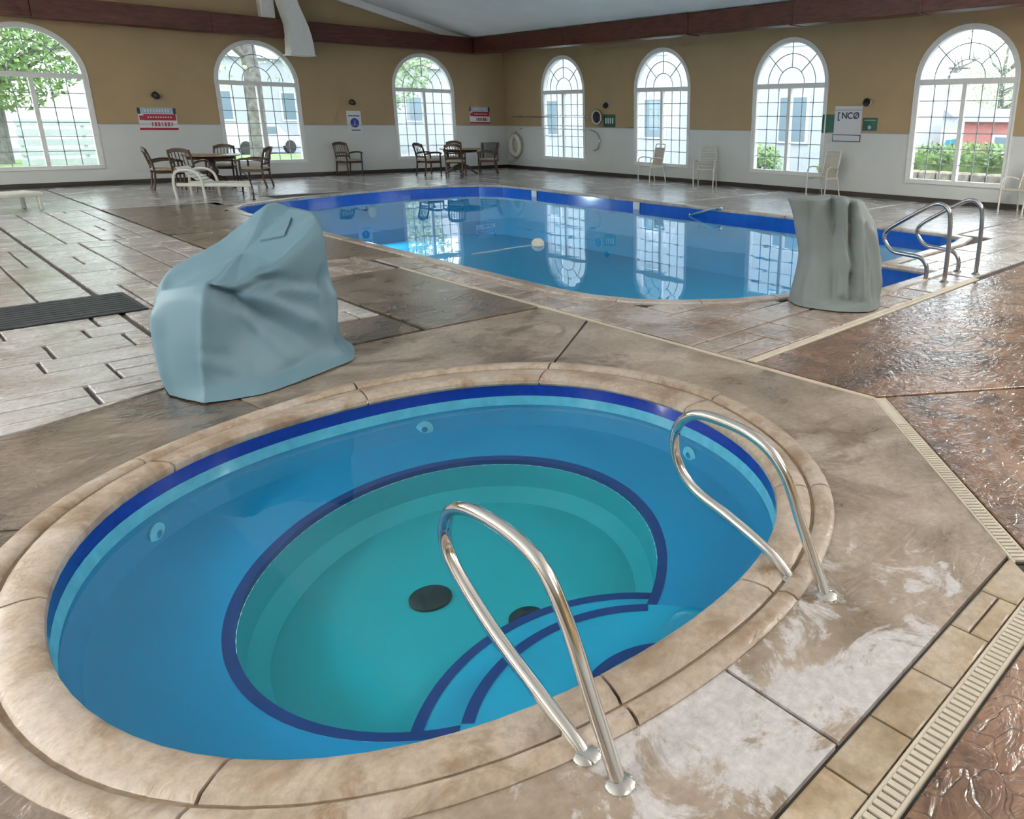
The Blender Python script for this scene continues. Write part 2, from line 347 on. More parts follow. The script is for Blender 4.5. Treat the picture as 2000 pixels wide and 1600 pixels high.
M['brick_red'] = plain('faded_red_siding', (.55, .22, .19), .8, noise=.1)
M['hill'] = plain('bare_hillside', (.36, .34, .30), .95, noise=.25, scale=.2)
M['tyre'] = plain('tyre', (.05, .05, .05), .8, noise=0)

# ------------------------------------------------------------------ layout (metres; camera stands over x = y = 0)
K = 1.65/1.45
X0, Y0 = 16.122, 22.483
XL, YF = -9.0, -7.0
Z_WAIN, Z_SILL, Z_SPRING = 1.4376, .401, 2.521
HW = 1.045                                     # half width of a window opening = radius of its arch
WIN_B = [3.20, 8.06, 13.02]                    # along the back wall (x)
WIN_R = [19.39, 15.06, 10.80, 6.53]            # along the right wall (y)
RIDGE = 4.0; BX0 = 14.75
def ceil_z(x): return 4.19-.2*(x-14.69) if x > RIDGE else 4.19-.2*(RIDGE-14.69)-.2*(RIDGE-x)

# ------------------------------------------------------------------ walls with arched openings
def arch_pts(c, n=20): return [(c+HW*math.cos(PI*k/n), Z_SPRING+HW*math.sin(PI*k/n)) for k in range(n+1)]
def wall_skin(mb, centers, u0, u1, top, to3):
    """one skin of a wall in (u, z); to3 maps to 3-D"""
    def quad(pts): mb.add([to3(*p) for p in pts], [tuple(range(len(pts)))])
    edges = [u0]
    for c in sorted(centers): edges += [c-HW, c+HW]
    edges.append(u1)
    for i in range(0, len(edges), 2):
        a, b = edges[i], edges[i+1]
        n = max(1, int((b-a)/2))
        for k in range(n):
            p, q = a+(b-a)*k/n, a+(b-a)*(k+1)/n
            mids = [RIDGE] if top is ceil_z and p < RIDGE < q else []
            xs = [p]+mids+[q]
            quad([(p, -.1), (q, -.1)] + [(x, top(x)) for x in reversed(xs)])
    for c in centers:
        quad([(c-HW, -.1), (c+HW, -.1), (c+HW, Z_SILL), (c-HW, Z_SILL)])
        A = arch_pts(c)
        for k in range(len(A)-1):
            quad([A[k], (A[k][0], top(A[k][0])), (A[k+1][0], top(A[k+1][0])), A[k+1]])
def reveal(mb, c, to3a, to3b):
    loop = [(c-HW, Z_SILL), (c+HW, Z_SILL)] + arch_pts(c)
    n = len(loop)
    for k in range(n):
        p, q = loop[k], loop[(k+1) % n]
        if abs(p[0]-q[0])+abs(p[1]-q[1]) < 1e-6: continue
        mb.add([to3a(*p), to3a(*q), to3b(*q), to3b(*p)], [(0, 1, 2, 3)])
TH = .22
mb = MB(); bi = lambda u, z: (u, Y0, z); bo = lambda u, z: (u, Y0+TH, z)
wall_skin(mb, WIN_B, XL, X0, ceil_z, bi); wall_skin(mb, WIN_B, XL, X0, ceil_z, bo)
for c in WIN_B: reveal(mb, c, bi, bo)
tag(mb.build('wall_back', M['wall']), kind='structure')
mb = MB(); ri = lambda u, z: (X0, u, z); ro = lambda u, z: (X0+TH, u, z)
topR = lambda u: ceil_z(X0)
wall_skin(mb, WIN_R, YF, Y0, topR, ri); wall_skin(mb, WIN_R, YF, Y0, topR, ro)
for c in WIN_R: reveal(mb, c, ri, ro)
tag(mb.build('wall_right', M['wall']), kind='structure')
mb = MB(); mb.add([(XL, YF, -.1), (X0, YF, -.1), (X0, YF, ceil_z(X0)), (RIDGE, YF, ceil_z(RIDGE)), (XL, YF, ceil_z(XL))], [(0, 1, 2, 3, 4)])
tag(mb.build('wall_front', M['wall']), kind='structure')
mb = MB(); mb.add([(XL, YF, -.1), (XL, Y0, -.1), (XL, Y0, ceil_z(XL)), (XL, YF, ceil_z(XL))], [(0, 1, 2, 3)])
tag(mb.build('wall_left', M['wall']), kind='structure')
mb = MB()
for a, b in ((XL-.3, RIDGE), (RIDGE, X0+.3)):
    for dz in (0, .12): mb.add([(a, YF-.3, ceil_z(a)+dz), (b, YF-.3, ceil_z(b)+dz), (b, Y0+.3, ceil_z(b)+dz), (a, Y0+.3, ceil_z(a)+dz)], [(0, 1, 2, 3)])
tag(mb.build('ceiling', M['ceiling']), kind='structure')
tag(MB().box((X0/2+XL/2, Y0-.012, .055), (X0-XL, .024, .11)).build('baseboard_back', M['base']), kind='structure')
tag(MB().box((X0-.012, Y0/2+YF/2, .055), (.024, Y0-YF, .11)).build('baseboard_right', M['base']), kind='structure')
# thin moulding where the two paints meet
mb = MB(); ed = [XL]
for c in WIN_B: ed += [c-HW-.09, c+HW+.09]
ed.append(X0)
t_root = struct_root('trim_1', (0, Y0, Z_WAIN))
for i in range(0, len(ed), 2): MB().box(((ed[i]+ed[i+1])/2, Y0-.006, Z_WAIN), (ed[i+1]-ed[i], .012, .016)).build('rail_strip', M['muntin'], t_root, world=True)
t_root = struct_root('trim_2', (X0, 0, Z_WAIN)); ed = [YF]
for c in sorted(WIN_R): ed += [c-HW-.09, c+HW+.09]
ed.append(Y0)
for i in range(0, len(ed), 2): MB().box((X0-.006, (ed[i]+ed[i+1])/2, Z_WAIN), (.012, ed[i+1]-ed[i], .016)).build('rail_strip', M['muntin'], t_root, world=True)
# white moulding following the roof slope on the gable
mb = MB(); s = math.atan(.2); XE = BX0; L = (XE-RIDGE)/math.cos(s)
mb.box(((XE+RIDGE)/2, Y0-.07, ceil_z((XE+RIDGE)/2)-.11), (L, .14, .2), ry=s)
tag(mb.build('trim_3', M['white']), kind='structure')

# ------------------------------------------------------------------ dark timber beams under the roof
BX, BY, BZ0, BZ1 = 14.69, 22.08, 3.69, 4.155
r_ = struct_root('trim_4', (BX, 0, BZ0))
cuts = [YF, -2.0, 3.2, 7.0, 9.9, 12.9, 17.5, BY+.4]
for i in range(len(cuts)-1):
    a, b = cuts[i], cuts[i+1]; k = i % 2
    MB().rbox((BX+.20, (a+b)/2, (BZ0+BZ1)/2), (.40+.012*k, b-a-.006, BZ1-BZ0+.014*k), .01).build('beam_board', M['beam'], r_, world=True)
for y in (7.0, 9.9, 12.9): MB().rbox((BX+.2, y, (BZ0+BZ1)/2-.01), (.45, .07, BZ1-BZ0+.03), .01).build('beam_joint_strap', M['beam'], r_, world=True)
r_ = struct_root('trim_5', (0, BY, BZ0))
cuts = [XL, -4.5, -.6, 3.4, 7.0, 9.1, 11.8, BX-.01]
for i in range(len(cuts)-1):
    a, b = cuts[i], cuts[i+1]; k = i % 2
    MB().rbox(((a+b)/2, BY+.19, (BZ0+BZ1)/2), (b-a-.006, .38+.012*k, BZ1-BZ0+.012*k), .01).build('beam_board', M['beam'], r_, world=True)
# white duct dropping in front of the gable beam
duct = thing('air_duct', 'white curved duct coming down in front of the dark gable beam', 'duct', (9.0, BY-.3, 3.25))
sec = []
prof = [(9.03, 3.26, .62), (9.04, 3.5, .59), (9.03, 3.75, .55), (9.0, 4.0, .49), (8.93, 4.25, .44), (8.85, 4.5, .41), (8.76, 4.9, .39)]
mb = MB(); vs = []; fs = []
for cx, z, w in prof:
    for dx, dy in ((-.5, -.25), (.5, -.25), (.5, .2), (-.5, .2)): vs.append((cx+dx*w, BY-.05+dy-.12, z))
for i in range(len(prof)-1):
    for k in range(4): l = (k+1) % 4; fs.append((i*4+k, i*4+l, i*4+4+l, i*4+4+k))
fs += [(3, 2, 1, 0), tuple(range((len(prof)-1)*4, len(prof)*4))]
mb.add(vs, fs).build('duct_body', M['white'], duct, smooth=True, world=True)
MB().rbox((9.02, BY-.2, 3.25), (.68, .5, .03), .008).build('outlet_lip', M['white'], duct, world=True)
tag(MB().rbox((8.46, Y0-.14, 4.62), (.36, .28, 1.1), .02).build('trim_6', M['white']), kind='structure')

# ------------------------------------------------------------------ windows
def make_window(n, c, side):
    to = (lambda u, d, z: (u, Y0+d, z)) if side == 'B' else (lambda u, d, z: (X0+d, u, z))
    r = struct_root('window_%d' % n, to(c, .06, Z_SILL))
    def bar(name, pts, w, d0, d1, mat, closed=False):
        """flat bar following a line of (u, z), w wide in the wall plane"""
        P = [Vector((p[0], p[1])) for p in pts]; N = len(P); vs = []; fs = []
        for i in range(N):
            a = P[(i-1) % N] if (closed or i > 0) else P[i]; b = P[(i+1) % N] if (closed or i < N-1) else P[i]
            t = (b-a).normalized(); nn = Vector((-t.y, t.x))
            for s_, d in ((-1, d0), (1, d0), (1, d1), (-1, d1)):
                q = P[i]+nn*s_*w/2; vs.append(to(q.x, d, q.y))
        for i in range(N if closed else N-1):
            j = (i+1) % N
            for k in range(4): l = (k+1) % 4; fs.append((i*4+k, i*4+l, j*4+l, j*4+k))
        if not closed: fs += [(0, 1, 2, 3), tuple(range(N*4-1, N*4-5, -1))]
        return MB().add(vs, fs).build(name, mat, r, world=True)
    g = HW-.0375
    loop = [(c+g, Z_SILL+.045)] + [(c+g*math.cos(PI*k/24), Z_SPRING+g*math.sin(PI*k/24)) for k in range(25)] + [(c-g, Z_SILL+.045)]
    bar('frame', loop+[(c-g, Z_SILL+.045)][:0], .075, .0, .14, M['white'])
    MB().add([to(c+su*HW, d, z) for z in (Z_SILL+.002, Z_SILL+.09) for su, d in ((-1, -.03), (1, -.03), (1, .14), (-1, .14))], [(3, 2, 1, 0), (4, 5, 6, 7), (0, 1, 5, 4), (1, 2, 6, 5), (2, 3, 7, 6), (3, 0, 4, 7)]).build('sill', M['white'], r, world=True)
    # casing standing a little proud of the wall
    h = HW+.0175
    cas = [(c+h, Z_SILL-.02)] + [(c+h*math.cos(PI*k/24), Z_SPRING+h*math.sin(PI*k/24)) for k in range(25)] + [(c-h, Z_SILL-.02)]
    bar('casing', cas, .035, -.018, .0, M['white'])
    bar('transom', [(c-g, Z_SPRING-.02), (c+g, Z_SPRING-.02)], .11, -.02, .13, M['white'])
    bar('mullion', [(c, Z_SILL+.07), (c, Z_SPRING-.06)], .085, .0, .13, M['white'])
    # grilles
    z0, z1 = Z_SILL+.09, Z_SPRING-.075; w = g-.045
    for s_ in (-1, 1):
        for k in (1, 2):
            u = c+s_*(.04+(w-.04)*k/3); bar('muntin', [(u, z0), (u, z1)], .018, .055, .075, M['muntin'])
        for k in range(1, 6):
            z = z0+(z1-z0)*k/6; bar('muntin', [(c+s_*.04, z), (c+s_*w, z)], .018, .055, .075, M['muntin'])
        MB().add([to(c+s_*a, d, z) for a, z in ((.04, z0), (w, z0), (w, z1), (.04, z1)) for d in (.062, .067)],
                 [(0, 2, 4, 6), (7, 5, 3, 1), (0, 1, 3, 2), (2, 3, 5, 4), (4, 5, 7, 6), (6, 7, 1, 0)]).build('pane', M['glass'], r, world=True)
    zs = Z_SPRING+.035
    for rr in (.37, .68):
        bar('muntin', [(c+g*rr*math.cos(a), zs+g*rr*math.sin(a)) for a in [PI*k/16 for k in range(17)]], .018, .055, .075, M['muntin'])
    for a in (PI/4, PI/2, 3*PI/4):
        bar('muntin', [(c+g*.37*math.cos(a), zs+g*.37*math.sin(a)), (c+g*.96*math.cos(a), zs+g*.93*math.sin(a))], .018, .055, .075, M['muntin'])
    A = [(c+w*math.cos(PI*k/24), zs+w*math.sin(PI*k/24)) for k in range(25)]; n_ = len(A)
    vs = [to(u, .062, z) for u, z in A]+[to(u, .067, z) for u, z in A]
    fs = [tuple(range(n_)), tuple(range(2*n_-1, n_-1, -1))]+[(i, (i+1) % n_, n_+(i+1) % n_, n_+i) for i in range(n_)]
    MB().add(vs, fs).build('pane', M['glass'], r, world=True)
nwin = 1
for c in WIN_B: make_window(nwin, c, 'B'); nwin += 1
for c in WIN_R: make_window(nwin, c, 'R'); nwin += 1

# ------------------------------------------------------------------ fill lamps added out of the frame to brighten the room
for i, (x, y, lw) in enumerate(FILL_LAMPS):
    z = ceil_z(x)
    words = ['over the black mat', 'beside the left walkway', 'near the left gable end', 'behind the camera', 'over the red paving', 'near the right wall'][i]
    z -= .85
    r = thing('added_fill_lamp', 'unseen square fill lamp added '+words, 'lamp', (x, y, z), 0, 'added fill lamps')
    MB().rbox((0, 0, -.06), (1.5, 1.5, .08), .02).build('housing', M['fill_lamp_body'], r)
    MB().rbox((0, 0, -.115), (1.36, 1.36, .03), .01).build('diffuser', M['lamp'], r)
    MB().rbox((0, 0, -.005), (1.36, 1.36, .03), .01).build('upper_diffuser', M['lamp'], r)
    for sx in (-.5, .5): MB().tube([(sx, 0, 0), (sx, 0, .85+ceil_z(x+sx)-ceil_z(x))], .012, 6).build('hanging_rod', M['fill_lamp_body'], r)
    lu = bpy.data.lights.new('fill_uplight', 'AREA'); lu.shape = 'SQUARE'; lu.size = 1.3; lu.energy = FILL_UP*lw; lu.color = (1, .97, .92)
    lo = link(bpy.data.objects.new('fill_uplight', lu)); lo.location = (x, y, z+.03); lo.rotation_euler = (PI, 0, 0)
    ld = bpy.data.lights.new('fill_downlight', 'AREA'); ld.shape = 'SQUARE'; ld.size = 1.3; ld.energy = FILL_W*lw; ld.color = (1, .97, .92)
    lo = link(bpy.data.objects.new('fill_downlight', ld)); lo.location = (x, y, z-.15)

# ------------------------------------------------------------------ pool and spa outlines
C0 = Vector((1.62, 2.80))
QI = [1.4786, .0139, -.0114, .0596, .0173, .0004, -.001, -.0233, .0103]
QO = [1.7648, .1147, .0808, .0835, .0646, -.0277, .0302, -.0344, .0068]
def four(q, a): return q[0]+sum(q[2*k-1]*math.cos(k*a)+q[2*k]*math.sin(k*a) for k in range(1, 5))
def spa_in(a, d=0): r = four(QI, a)+d; return (C0.x+r*math.cos(a), C0.y+r*math.sin(a))
def spa_out(a, d=0):
    r = min(max(four(QO, a), four(QI, a)+.23), four(QI, a)+.36)+d; return (C0.x+r*math.cos(a), C0.y+r*math.sin(a))
POOL = [(4.13, 5.6), (4.13, 7), (4.13, 9), (4.13, 11), (4.13, 12.7), (4.22, 13.5), (4.55, 14.0), (5.1, 14.28), (5.84, 14.58), (7.02, 14.97), (8.28, 15.19), (9.2, 15.14), (9.85, 14.9),
        (10.15, 14.4), (10.22, 13.5), (10.21, 11), (10.2, 8), (10.22, 5), (10.18, 4.2), (10.0, 3.85), (9.5, 3.74), (7.42, 3.70), (7.42, 3.08), (5.95, 3.08), (5.95, 3.46), (5.4, 3.58), (4.95, 3.77), (4.62, 4.02), (4.36, 4.32), (4.2, 4.7), (4.14, 5.1)]
POOL = [(x*K, y*K) for x, y in POOL][::-1]        # counter-clockwise
def area2(p): return sum(p[i][0]*p[(i+1) % len(p)][1]-p[(i+1) % len(p)][0]*p[i][1] for i in range(len(p)))
if area2(POOL) < 0: POOL = POOL[::-1]
def inside(p, poly):
    x, y = p; r = False; n = len(poly)
    for i in range(n):
        x1, y1 = poly[i]; x2, y2 = poly[(i+1) % n]
        if (y1 > y) != (y2 > y) and x < (x2-x1)*(y-y1)/(y2-y1)+x1: r = not r
    return r
def offset(poly, d):                               # positive d = outward for ccw
    n = len(poly); out = []
    for i in range(n):
        a, b, c = Vector(poly[i-1]), Vector(poly[i]), Vector(poly[(i+1) % n])
        t1 = (b-a).normalized(); t2 = (c-b).normalized()
        n1 = Vector((t1.y, -t1.x)); n2 = Vector((t2.y, -t2.x)); m_ = (n1+n2)
        if m_.length < 1e-4: m_ = n1
        m_.normalize(); k = max(.5, m_.dot(n1)); q = b+m_*d/k; out.append((q.x, q.y))
    return out
SPA_N = 96
SPA_OUT = [spa_out(2*PI*k/SPA_N) for k in range(SPA_N)]
SPA_IN = [spa_in(2*PI*k/SPA_N) for k in range(SPA_N)]

def fill_with_holes(name, loops, z, mat, flip_up=True):
    bm = bmesh.new(); es = []
    for lp in loops:
        vs = [bm.verts.new((x, y, z)) for x, y in lp]
        for i in range(len(vs)): es.append(bm.edges.new((vs[i], vs[(i+1) % len(vs)])))
    bmesh.ops.triangle_fill(bm, use_beauty=True, use_dissolve=False, edges=es, normal=(0, 0, 1))
    for f in bm.faces:
        if f.normal.z < 0: f.normal_flip()
    me = bpy.data.meshes.new(name); bm.to_mesh(me); bm.free(); me.materials.append(mat); return me

# ------------------------------------------------------------------ deck: a bed with every stamped stone and slab laid on it
JD = .018
floor = put('floor', fill_with_holes('floor', [[(XL, YF), (X0+.1, YF), (X0+.1, Y0+.1), (XL, Y0+.1)], offset(POOL, .03)[::-1], [spa_in(2*PI*k/SPA_N, .06) for k in range(SPA_N)][::-1]], -JD, M['bed']))
floor['kind'] = 'structure'
def clip_half(poly, p, n):                         # keep the side where (q-p).n <= 0
    out = []; m_ = len(poly)
    for i in range(m_):
        a, b = Vector(poly[i]), Vector(poly[(i+1) % m_]); da, db = (a-p).dot(n), (b-p).dot(n)
        if da <= 0: out.append((a.x, a.y))
        if (da < 0 < db) or (db < 0 < da): q = a+(b-a)*(da/(da-db)); out.append((q.x, q.y))
    return out
def clip_conv(poly, conv):                         # conv ccw
    for i in range(len(conv)):
        a, b = Vector(conv[i]), Vector(conv[(i+1) % len(conv)]); t = (b-a).normalized()
        poly = clip_half(poly, a, Vector((t.y, -t.x)))
        if len(poly) < 3: return []
    return poly
POOL_EDGE = offset(POOL, .10); SPA_EDGE = [spa_out(2*PI*k/SPA_N, -.06) for k in range(SPA_N)]
def keep_out(poly, hole):
    cx = sum(p[0] for p in poly)/len(poly); cy = sum(p[1] for p in poly)/len(poly)
    ins = [inside(p, hole) for p in poly]
    near = any(ins) or inside((cx, cy), hole)
    if not near:
        xs = [p[0] for p in poly]; ys = [p[1] for p in poly]
        near = any(min(xs) < q[0] < max(xs) and min(ys) < q[1] < max(ys) for q in hole)
        if not near: return poly
    if inside((cx, cy), hole): return []
    best = None
    for i in range(len(hole)):
        a, b = Vector(hole[i]), Vector(hole[(i+1) % len(hole)]); ab = b-a; t = max(0, min(1, (Vector((cx, cy))-a).dot(ab)/ab.length_squared)); q = a+ab*t
        d = (Vector((cx, cy))-q).length
        if best is None or d < best[0]: best = (d, q, (Vector((cx, cy))-q))
    return clip_half(poly, best[1], -best[2].normalized())
def tidy(poly, eps=.004):
    out = []
    for p in poly:
        if not out or (Vector(p)-Vector(out[-1])).length > eps: out.append(p)
    if len(out) > 2 and (Vector(out[0])-Vector(out[-1])).length < eps: out.pop()
    return out
def slab_mesh(poly, mat, gap=.006, zt=0.0, bev=.006, name='paving_stone'):
    poly = tidy(poly)
    if len(poly) < 3 or abs(area2(poly)) < .01: return None
    if area2(poly) < 0: poly = poly[::-1]
    lo = offset(poly, -gap); hi = offset(poly, -gap-bev); n = len(poly); cx = sum(p[0] for p in poly)/n; cy = sum(p[1] for p in poly)/n
    vs = [(x-cx, y-cy, -JD) for x, y in lo]+[(x-cx, y-cy, zt-.004) for x, y in lo]+[(x-cx, y-cy, zt) for x, y in hi]
    fs = [tuple(range(2*n, 3*n))]
    for k in (0, 1): fs += [(k*n+i, k*n+(i+1) % n, k*n+n+(i+1) % n, k*n+n+i) for i in range(n)]
    me = bpy.data.meshes.new(name); me.from_pydata(vs, [], fs); me.materials.append(mat)
    return me, (cx, cy, 0)
def lay(name, poly, mat, zt=0.0, gap=.006):
    r = slab_mesh(poly, mat, gap if name != 'paving_stone' else .013, zt, name=name)
    if r is None: return None
    o = link(bpy.data.objects.new(name, r[0])); o.parent = floor; o.location = r[1]; return o
def ashlar(zone, mat, rows=(.26, .34, .46), lens=(.36, .52, .72), seed=1, along='x'):
    rg = random.Random(seed); xs = [p[0] for p in zone]; ys = [p[1] for p in zone]; out = []
    if along == 'x': a0, a1, b0, b1 = min(xs), max(xs), min(ys), max(ys)
    else: a0, a1, b0, b1 = min(ys), max(ys), min(xs), max(xs)
    v = b0
    while v < b1-.02:
        h = rg.choice(rows)
        if b1-v-h < min(rows)*.6: h = b1-v
        u = a0-rg.random()*.4
        while u < a1:
            l = rg.choice(lens)*rg.uniform(.85, 1.2)
            cells = [(u, v, l, h)]
            if h > .4 and rg.random() < .35: cells = [(u, v, l, h*.5), (u, v+h*.5, l, h*.5)]
            for (cu, cv, cl, ch) in cells:
                q = [(cu, cv), (cu+cl, cv), (cu+cl, cv+ch), (cu, cv+ch)]
                if along == 'y': q = [(b, a) for a, b in q][::-1]
                j = [(x+rg.uniform(-.004, .004), y+rg.uniform(-.004, .004)) for x, y in q]
                q = clip_conv(j, zone)
                if len(q) >= 3: q = keep_out(q, POOL_EDGE)
                if len(q) >= 3: q = keep_out(q, SPA_EDGE)
                if len(q) >= 3 and abs(area2(q)) > .02: out.append((q, mat, rg.uniform(-.0025, .002)))
            u += l
        v += h
    return out
def kz(pts): return [(x*K, y*K) for x, y in pts]
def rect(x0, y0, x1, y1): return kz([(x0, y0), (x1, y0), (x1, y1), (x0, y1)])
stones = []
A, Bw = M['ashlar'], M['ashlar_warm']
stones += ashlar(kz([(-1.0, 4.29), (.35, 4.445), (1.19, 4.725), (1.19, 6.73), (-1.0, 6.73)]), A, (.34, .46, .58), (.5, .7, .95), 3)
stones += ashlar(rect(1.21, 5.35, 2.59, 6.73), A, (.34, .46, .58), (.5, .7, .95), 4)
stones += ashlar(rect(.1, 6.77, 1.19, 10.93), A, (.3, .4, .52), (.42, .6, .8), 5, 'y')
stones += ashlar(rect(1.21, 6.77, 2.59, 10.93), A, (.3, .4, .52), (.42, .6, .8), 6, 'y')
stones += ashlar(rect(.1, 10.97, 1.19, 14.68), A, (.4, .5), (.6, .8), 7, 'y')
stones += ashlar(rect(1.21, 10.97, 2.59, 14.68), A, (.4, .5), (.6, .8), 8, 'y')
stones += ashlar(rect(3.66, 3.3, 4.14, 7.6), Bw, (.46, .54), (.55, .8), 9, 'y')
stones += ashlar(rect(3.66, 2.675, 7.40, 4.4), Bw, (.34, .42, .5), (.4, .6, .8), 10, 'x')
stones += ashlar(rect(7.42, 2.675, 11.8, 4.0), A, (.42, .5), (.6, .9), 11, 'x')
stones += ashlar(rect(2.62, 7.0, 3.6, 7.9), Bw, (.4, .5), (.6, .8), 12, 'x')
def vis_key(s):
    q = s[0]; cx = sum(p[0] for p in q)/len(q); cy = sum(p[1] for p in q)/len(q); d = math.hypot(cx, cy)
    az = math.atan2(cx, cy)
    return -(abs(area2(q))/d**3 if .05 < az < 1.25 else 1e-6)
stones.sort(key=vis_key)
for q, mat, zt in stones[:285]: lay('paving_stone', q, mat, zt)
if len(stones) > 285:
    mb = MB()
    for q, mat, zt in stones[285:]:
        r = slab_mesh(q, mat, .006, zt)
        if r:
            me, (cx, cy, _) = r
            mb.add([(v.co.x+cx, v.co.y+cy, v.co.z) for v in me.vertices], [tuple(p.vertices) for p in me.polygons]); bpy.data.meshes.remove(me)
    o = mb.build('paving_stone_rest', M['ashlar'], floor, world=False); o['kind'] = 'stuff'
# plain slabs: (polygon, material)
SB, SR, SS = M['slab_brown'], M['slab_red'], M['slab_spa']
plain_slabs = [
    (rect(2.62, 4.72, 3.62, 6.98), SB), (rect(2.62, 7.92, 4.10, 10.93), SB), (rect(2.62, 10.97, 4.16, 13.2), SB),
    (rect(3.62, 7.62, 4.14, 7.90), SB), (rect(2.62, 13.2, 4.3, 14.68), SB), (rect(1.21, 4.74, 2.59, 5.33), SB),
    (rect(1.21, 14.72, 2.59, 19.72), A), (rect(-1.4, 14.72, 1.19, 19.72), A), (rect(2.62, 14.72, 5.3, 19.72), A),
    (rect(5.33, 15.35, 8.0, 19.72), A), (rect(8.03, 15.35, 11.0, 19.72), A), (rect(11.03, 15.35, 14.15, 19.72), A),
    (rect(10.3, 12.4, 14.15, 15.32), A), (rect(10.3, 9.4, 14.15, 12.37), A), (rect(10.3, 6.4, 14.15, 9.37), A), (rect(10.3, 4.03, 14.15, 6.37), A),
    (rect(11.83, 2.675, 14.15, 4.0), A), (rect(4.16, 14.2, 5.3, 14.68), A),
    (rect(-7.9, 7.5, .08, 14.70), A), (rect(-7.9, 14.72, -1.42, 19.72), A), (rect(-1.0, 6.77, .08, 7.48), A), (rect(-7.9, 4.5, -1.02, 7.48), A), (rect(-7.9, -6.1, -1.65, 4.48), A),
    (rect(-1.62, -6.1, 4.0, .467), SR), (rect(4.03, -6.1, 14.15, -.6), SR),
    (kz([(4.03, -.58), (14.15, -.58), (14.15, 2.56), (3.74, 2.56), (3.74, 1.68), (5.9, .18), (4.9, -.55)]), SR),
    (kz([(2.60, .56), (2.60, .49), (4.0, .49), (4.03, -.58), (4.88, -.57), (5.88, .17), (3.72, 1.66)]), SR),
]
plain_slabs[-2] = (kz([(3.665, 1.765), (3.70, 1.735), (7.0, -.56), (14.15, -.56), (14.15, 2.60), (3.665, 2.60)]), SR)
plain_slabs[-1] = (kz([(2.542, .57), (2.545, .47), (4.02, .47), (4.02, -.56), (6.98, -.56), (3.685, 1.725)]), SR)
for poly, mat in plain_slabs:
    xs = [p[0] for p in poly]; ys = [p[1] for p in poly]
    q = poly
    if mat is A or mat is SB:
        q = keep_out(q, POOL_EDGE)
    lay('paving_slab', q, mat, 0.0, .008)
# the slab round the spa, cut by radial joints
BOUND = kz([(-1.62, .665), (2.53, .665), (3.608, 1.743), (3.608, 4.66), (2.58, 4.70), (1.19, 4.70), (.35, 4.42), (-1.62, 4.2)])
def ray_bound(a):
    d = Vector((math.cos(a), math.sin(a))); best = 99
    for i in range(len(BOUND)):
        p, q = Vector(BOUND[i]), Vector(BOUND[(i+1) % len(BOUND)]); e = q-p; den = d.x*e.y-d.y*e.x
        if abs(den) < 1e-9: continue
        w = p-C0; t = (w.x*e.y-w.y*e.x)/den; s_ = (w.x*d.y-w.y*d.x)/den
        if t > 0 and -1e-6 <= s_ <= 1+1e-6: best = min(best, t)
    return best
corner_a = [math.atan2(p[1]-C0.y, p[0]-C0.x) % (2*PI) for p in BOUND]
JO = [math.radians(a) % (2*PI) for a in (37, 98, 146, 215, 268.5)]; JO.sort()
for i in range(len(JO)):
    a0, a1 = JO[i], JO[(i+1) % len(JO)]
    if a1 < a0: a1 += 2*PI
    an = [a0+(a1-a0)*k/14 for k in range(15)]+[c+w for c in corner_a for w in (0, 2*PI) if a0 < c+w < a1]; an.sort()
    g = .004; vs = []; fs = []; nA = len(an)
    for lev, z in ((0, -JD), (1, 0)):
        for k, a in enumerate(an):
            aa = a+(g if k == 0 else -g if k == nA-1 else 0); p = spa_out(aa, -.05); R = ray_bound(aa)-.006
            vs += [(p[0], p[1], z), (C0.x+R*math.cos(aa), C0.y+R*math.sin(aa), z)]
    T = 2*nA
    for k in range(nA-1): fs += [(T+2*k, T+2*k+1, T+2*k+3, T+2*k+2), (2*k+1, 2*k+3, T+2*k+3, T+2*k+1)]
    fs += [(0, 1, T+1, T), (2*nA-1, 2*nA-2, 2*T-2, 2*T-1)]
    am = math.degrees((a0+a1)/2) % 360
    MB().add(vs, fs).build('paving_slab', M['slab_spa'] if am < 90 or am > 200 else M['slab_brown'], floor)
# border tiles along the drain
bx = [2.50, 2.26, 2.02, 1.76, 1.52, 1.30, 1.08, .86, .62, .36, .08, -.25, -.6, -1.0, -1.62]
for i in range(len(bx)-1):
    a, b = bx[i+1], bx[i]
    q = rect(a, .542, b, .661)
    if i == 0: q = kz([(a, .542), (2.425, .542), (2.53, .661), (a, .661)])
    if i == 1:
        lay('border_tile', rect(a, .602, b, .661), M['border'], 0, .004); lay('border_tile', rect(a, .542, b, .602), M['border'], 0, .004); continue
    lay('border_tile', q, M['border'], 0, .004)

# ------------------------------------------------------------------ trench drains
def drain(name, label, p0, p1, w, rib_from=None, rib_to=None, pitch=.0265):
    p0, p1 = Vector(p0), Vector(p1); d = p1-p0; L = d.length; rz = math.atan2(d.y, d.x)
    r = thing(name, label, 'drain', (p0.x, p0.y, -JD), rz)
    MB().box((L/2, 0, .003), (L, w*.86, .006)).build('channel', M['drain_dark'], r)
    e = w*.16
    for s_ in (-1, 1): MB().rbox((L/2, s_*(w/2-e/2), .009), (L, e, .018), .003).build('edge_rail', M['drain'], r)
    if rib_from is not None:
        me = MB().box((0, 0, .012), (pitch*.66, w-2*e, .011)).mesh('grate_rib', M['drain'])
        n = 0; t = rib_from
        while t < rib_to: o = put('grate_rib', me, r); o.location = (t, 0, 0); t += pitch; n += 1
        if rib_from > .05: MB().rbox((rib_from/2, 0, .011), (rib_from-.01, w-2*e, .012), .002).build('cover_strip', M['drain'], r)
        if rib_to < L-.05: MB().rbox(((rib_to+L)/2, 0, .011), (L-rib_to-.01, w-2*e, .012), .002).build('cover_strip', M['drain'], r)
    else: MB().rbox((L/2, 0, .011), (L-.01, w-2*e, .012), .002).build('cover_strip', M['drain'], r)
    return r
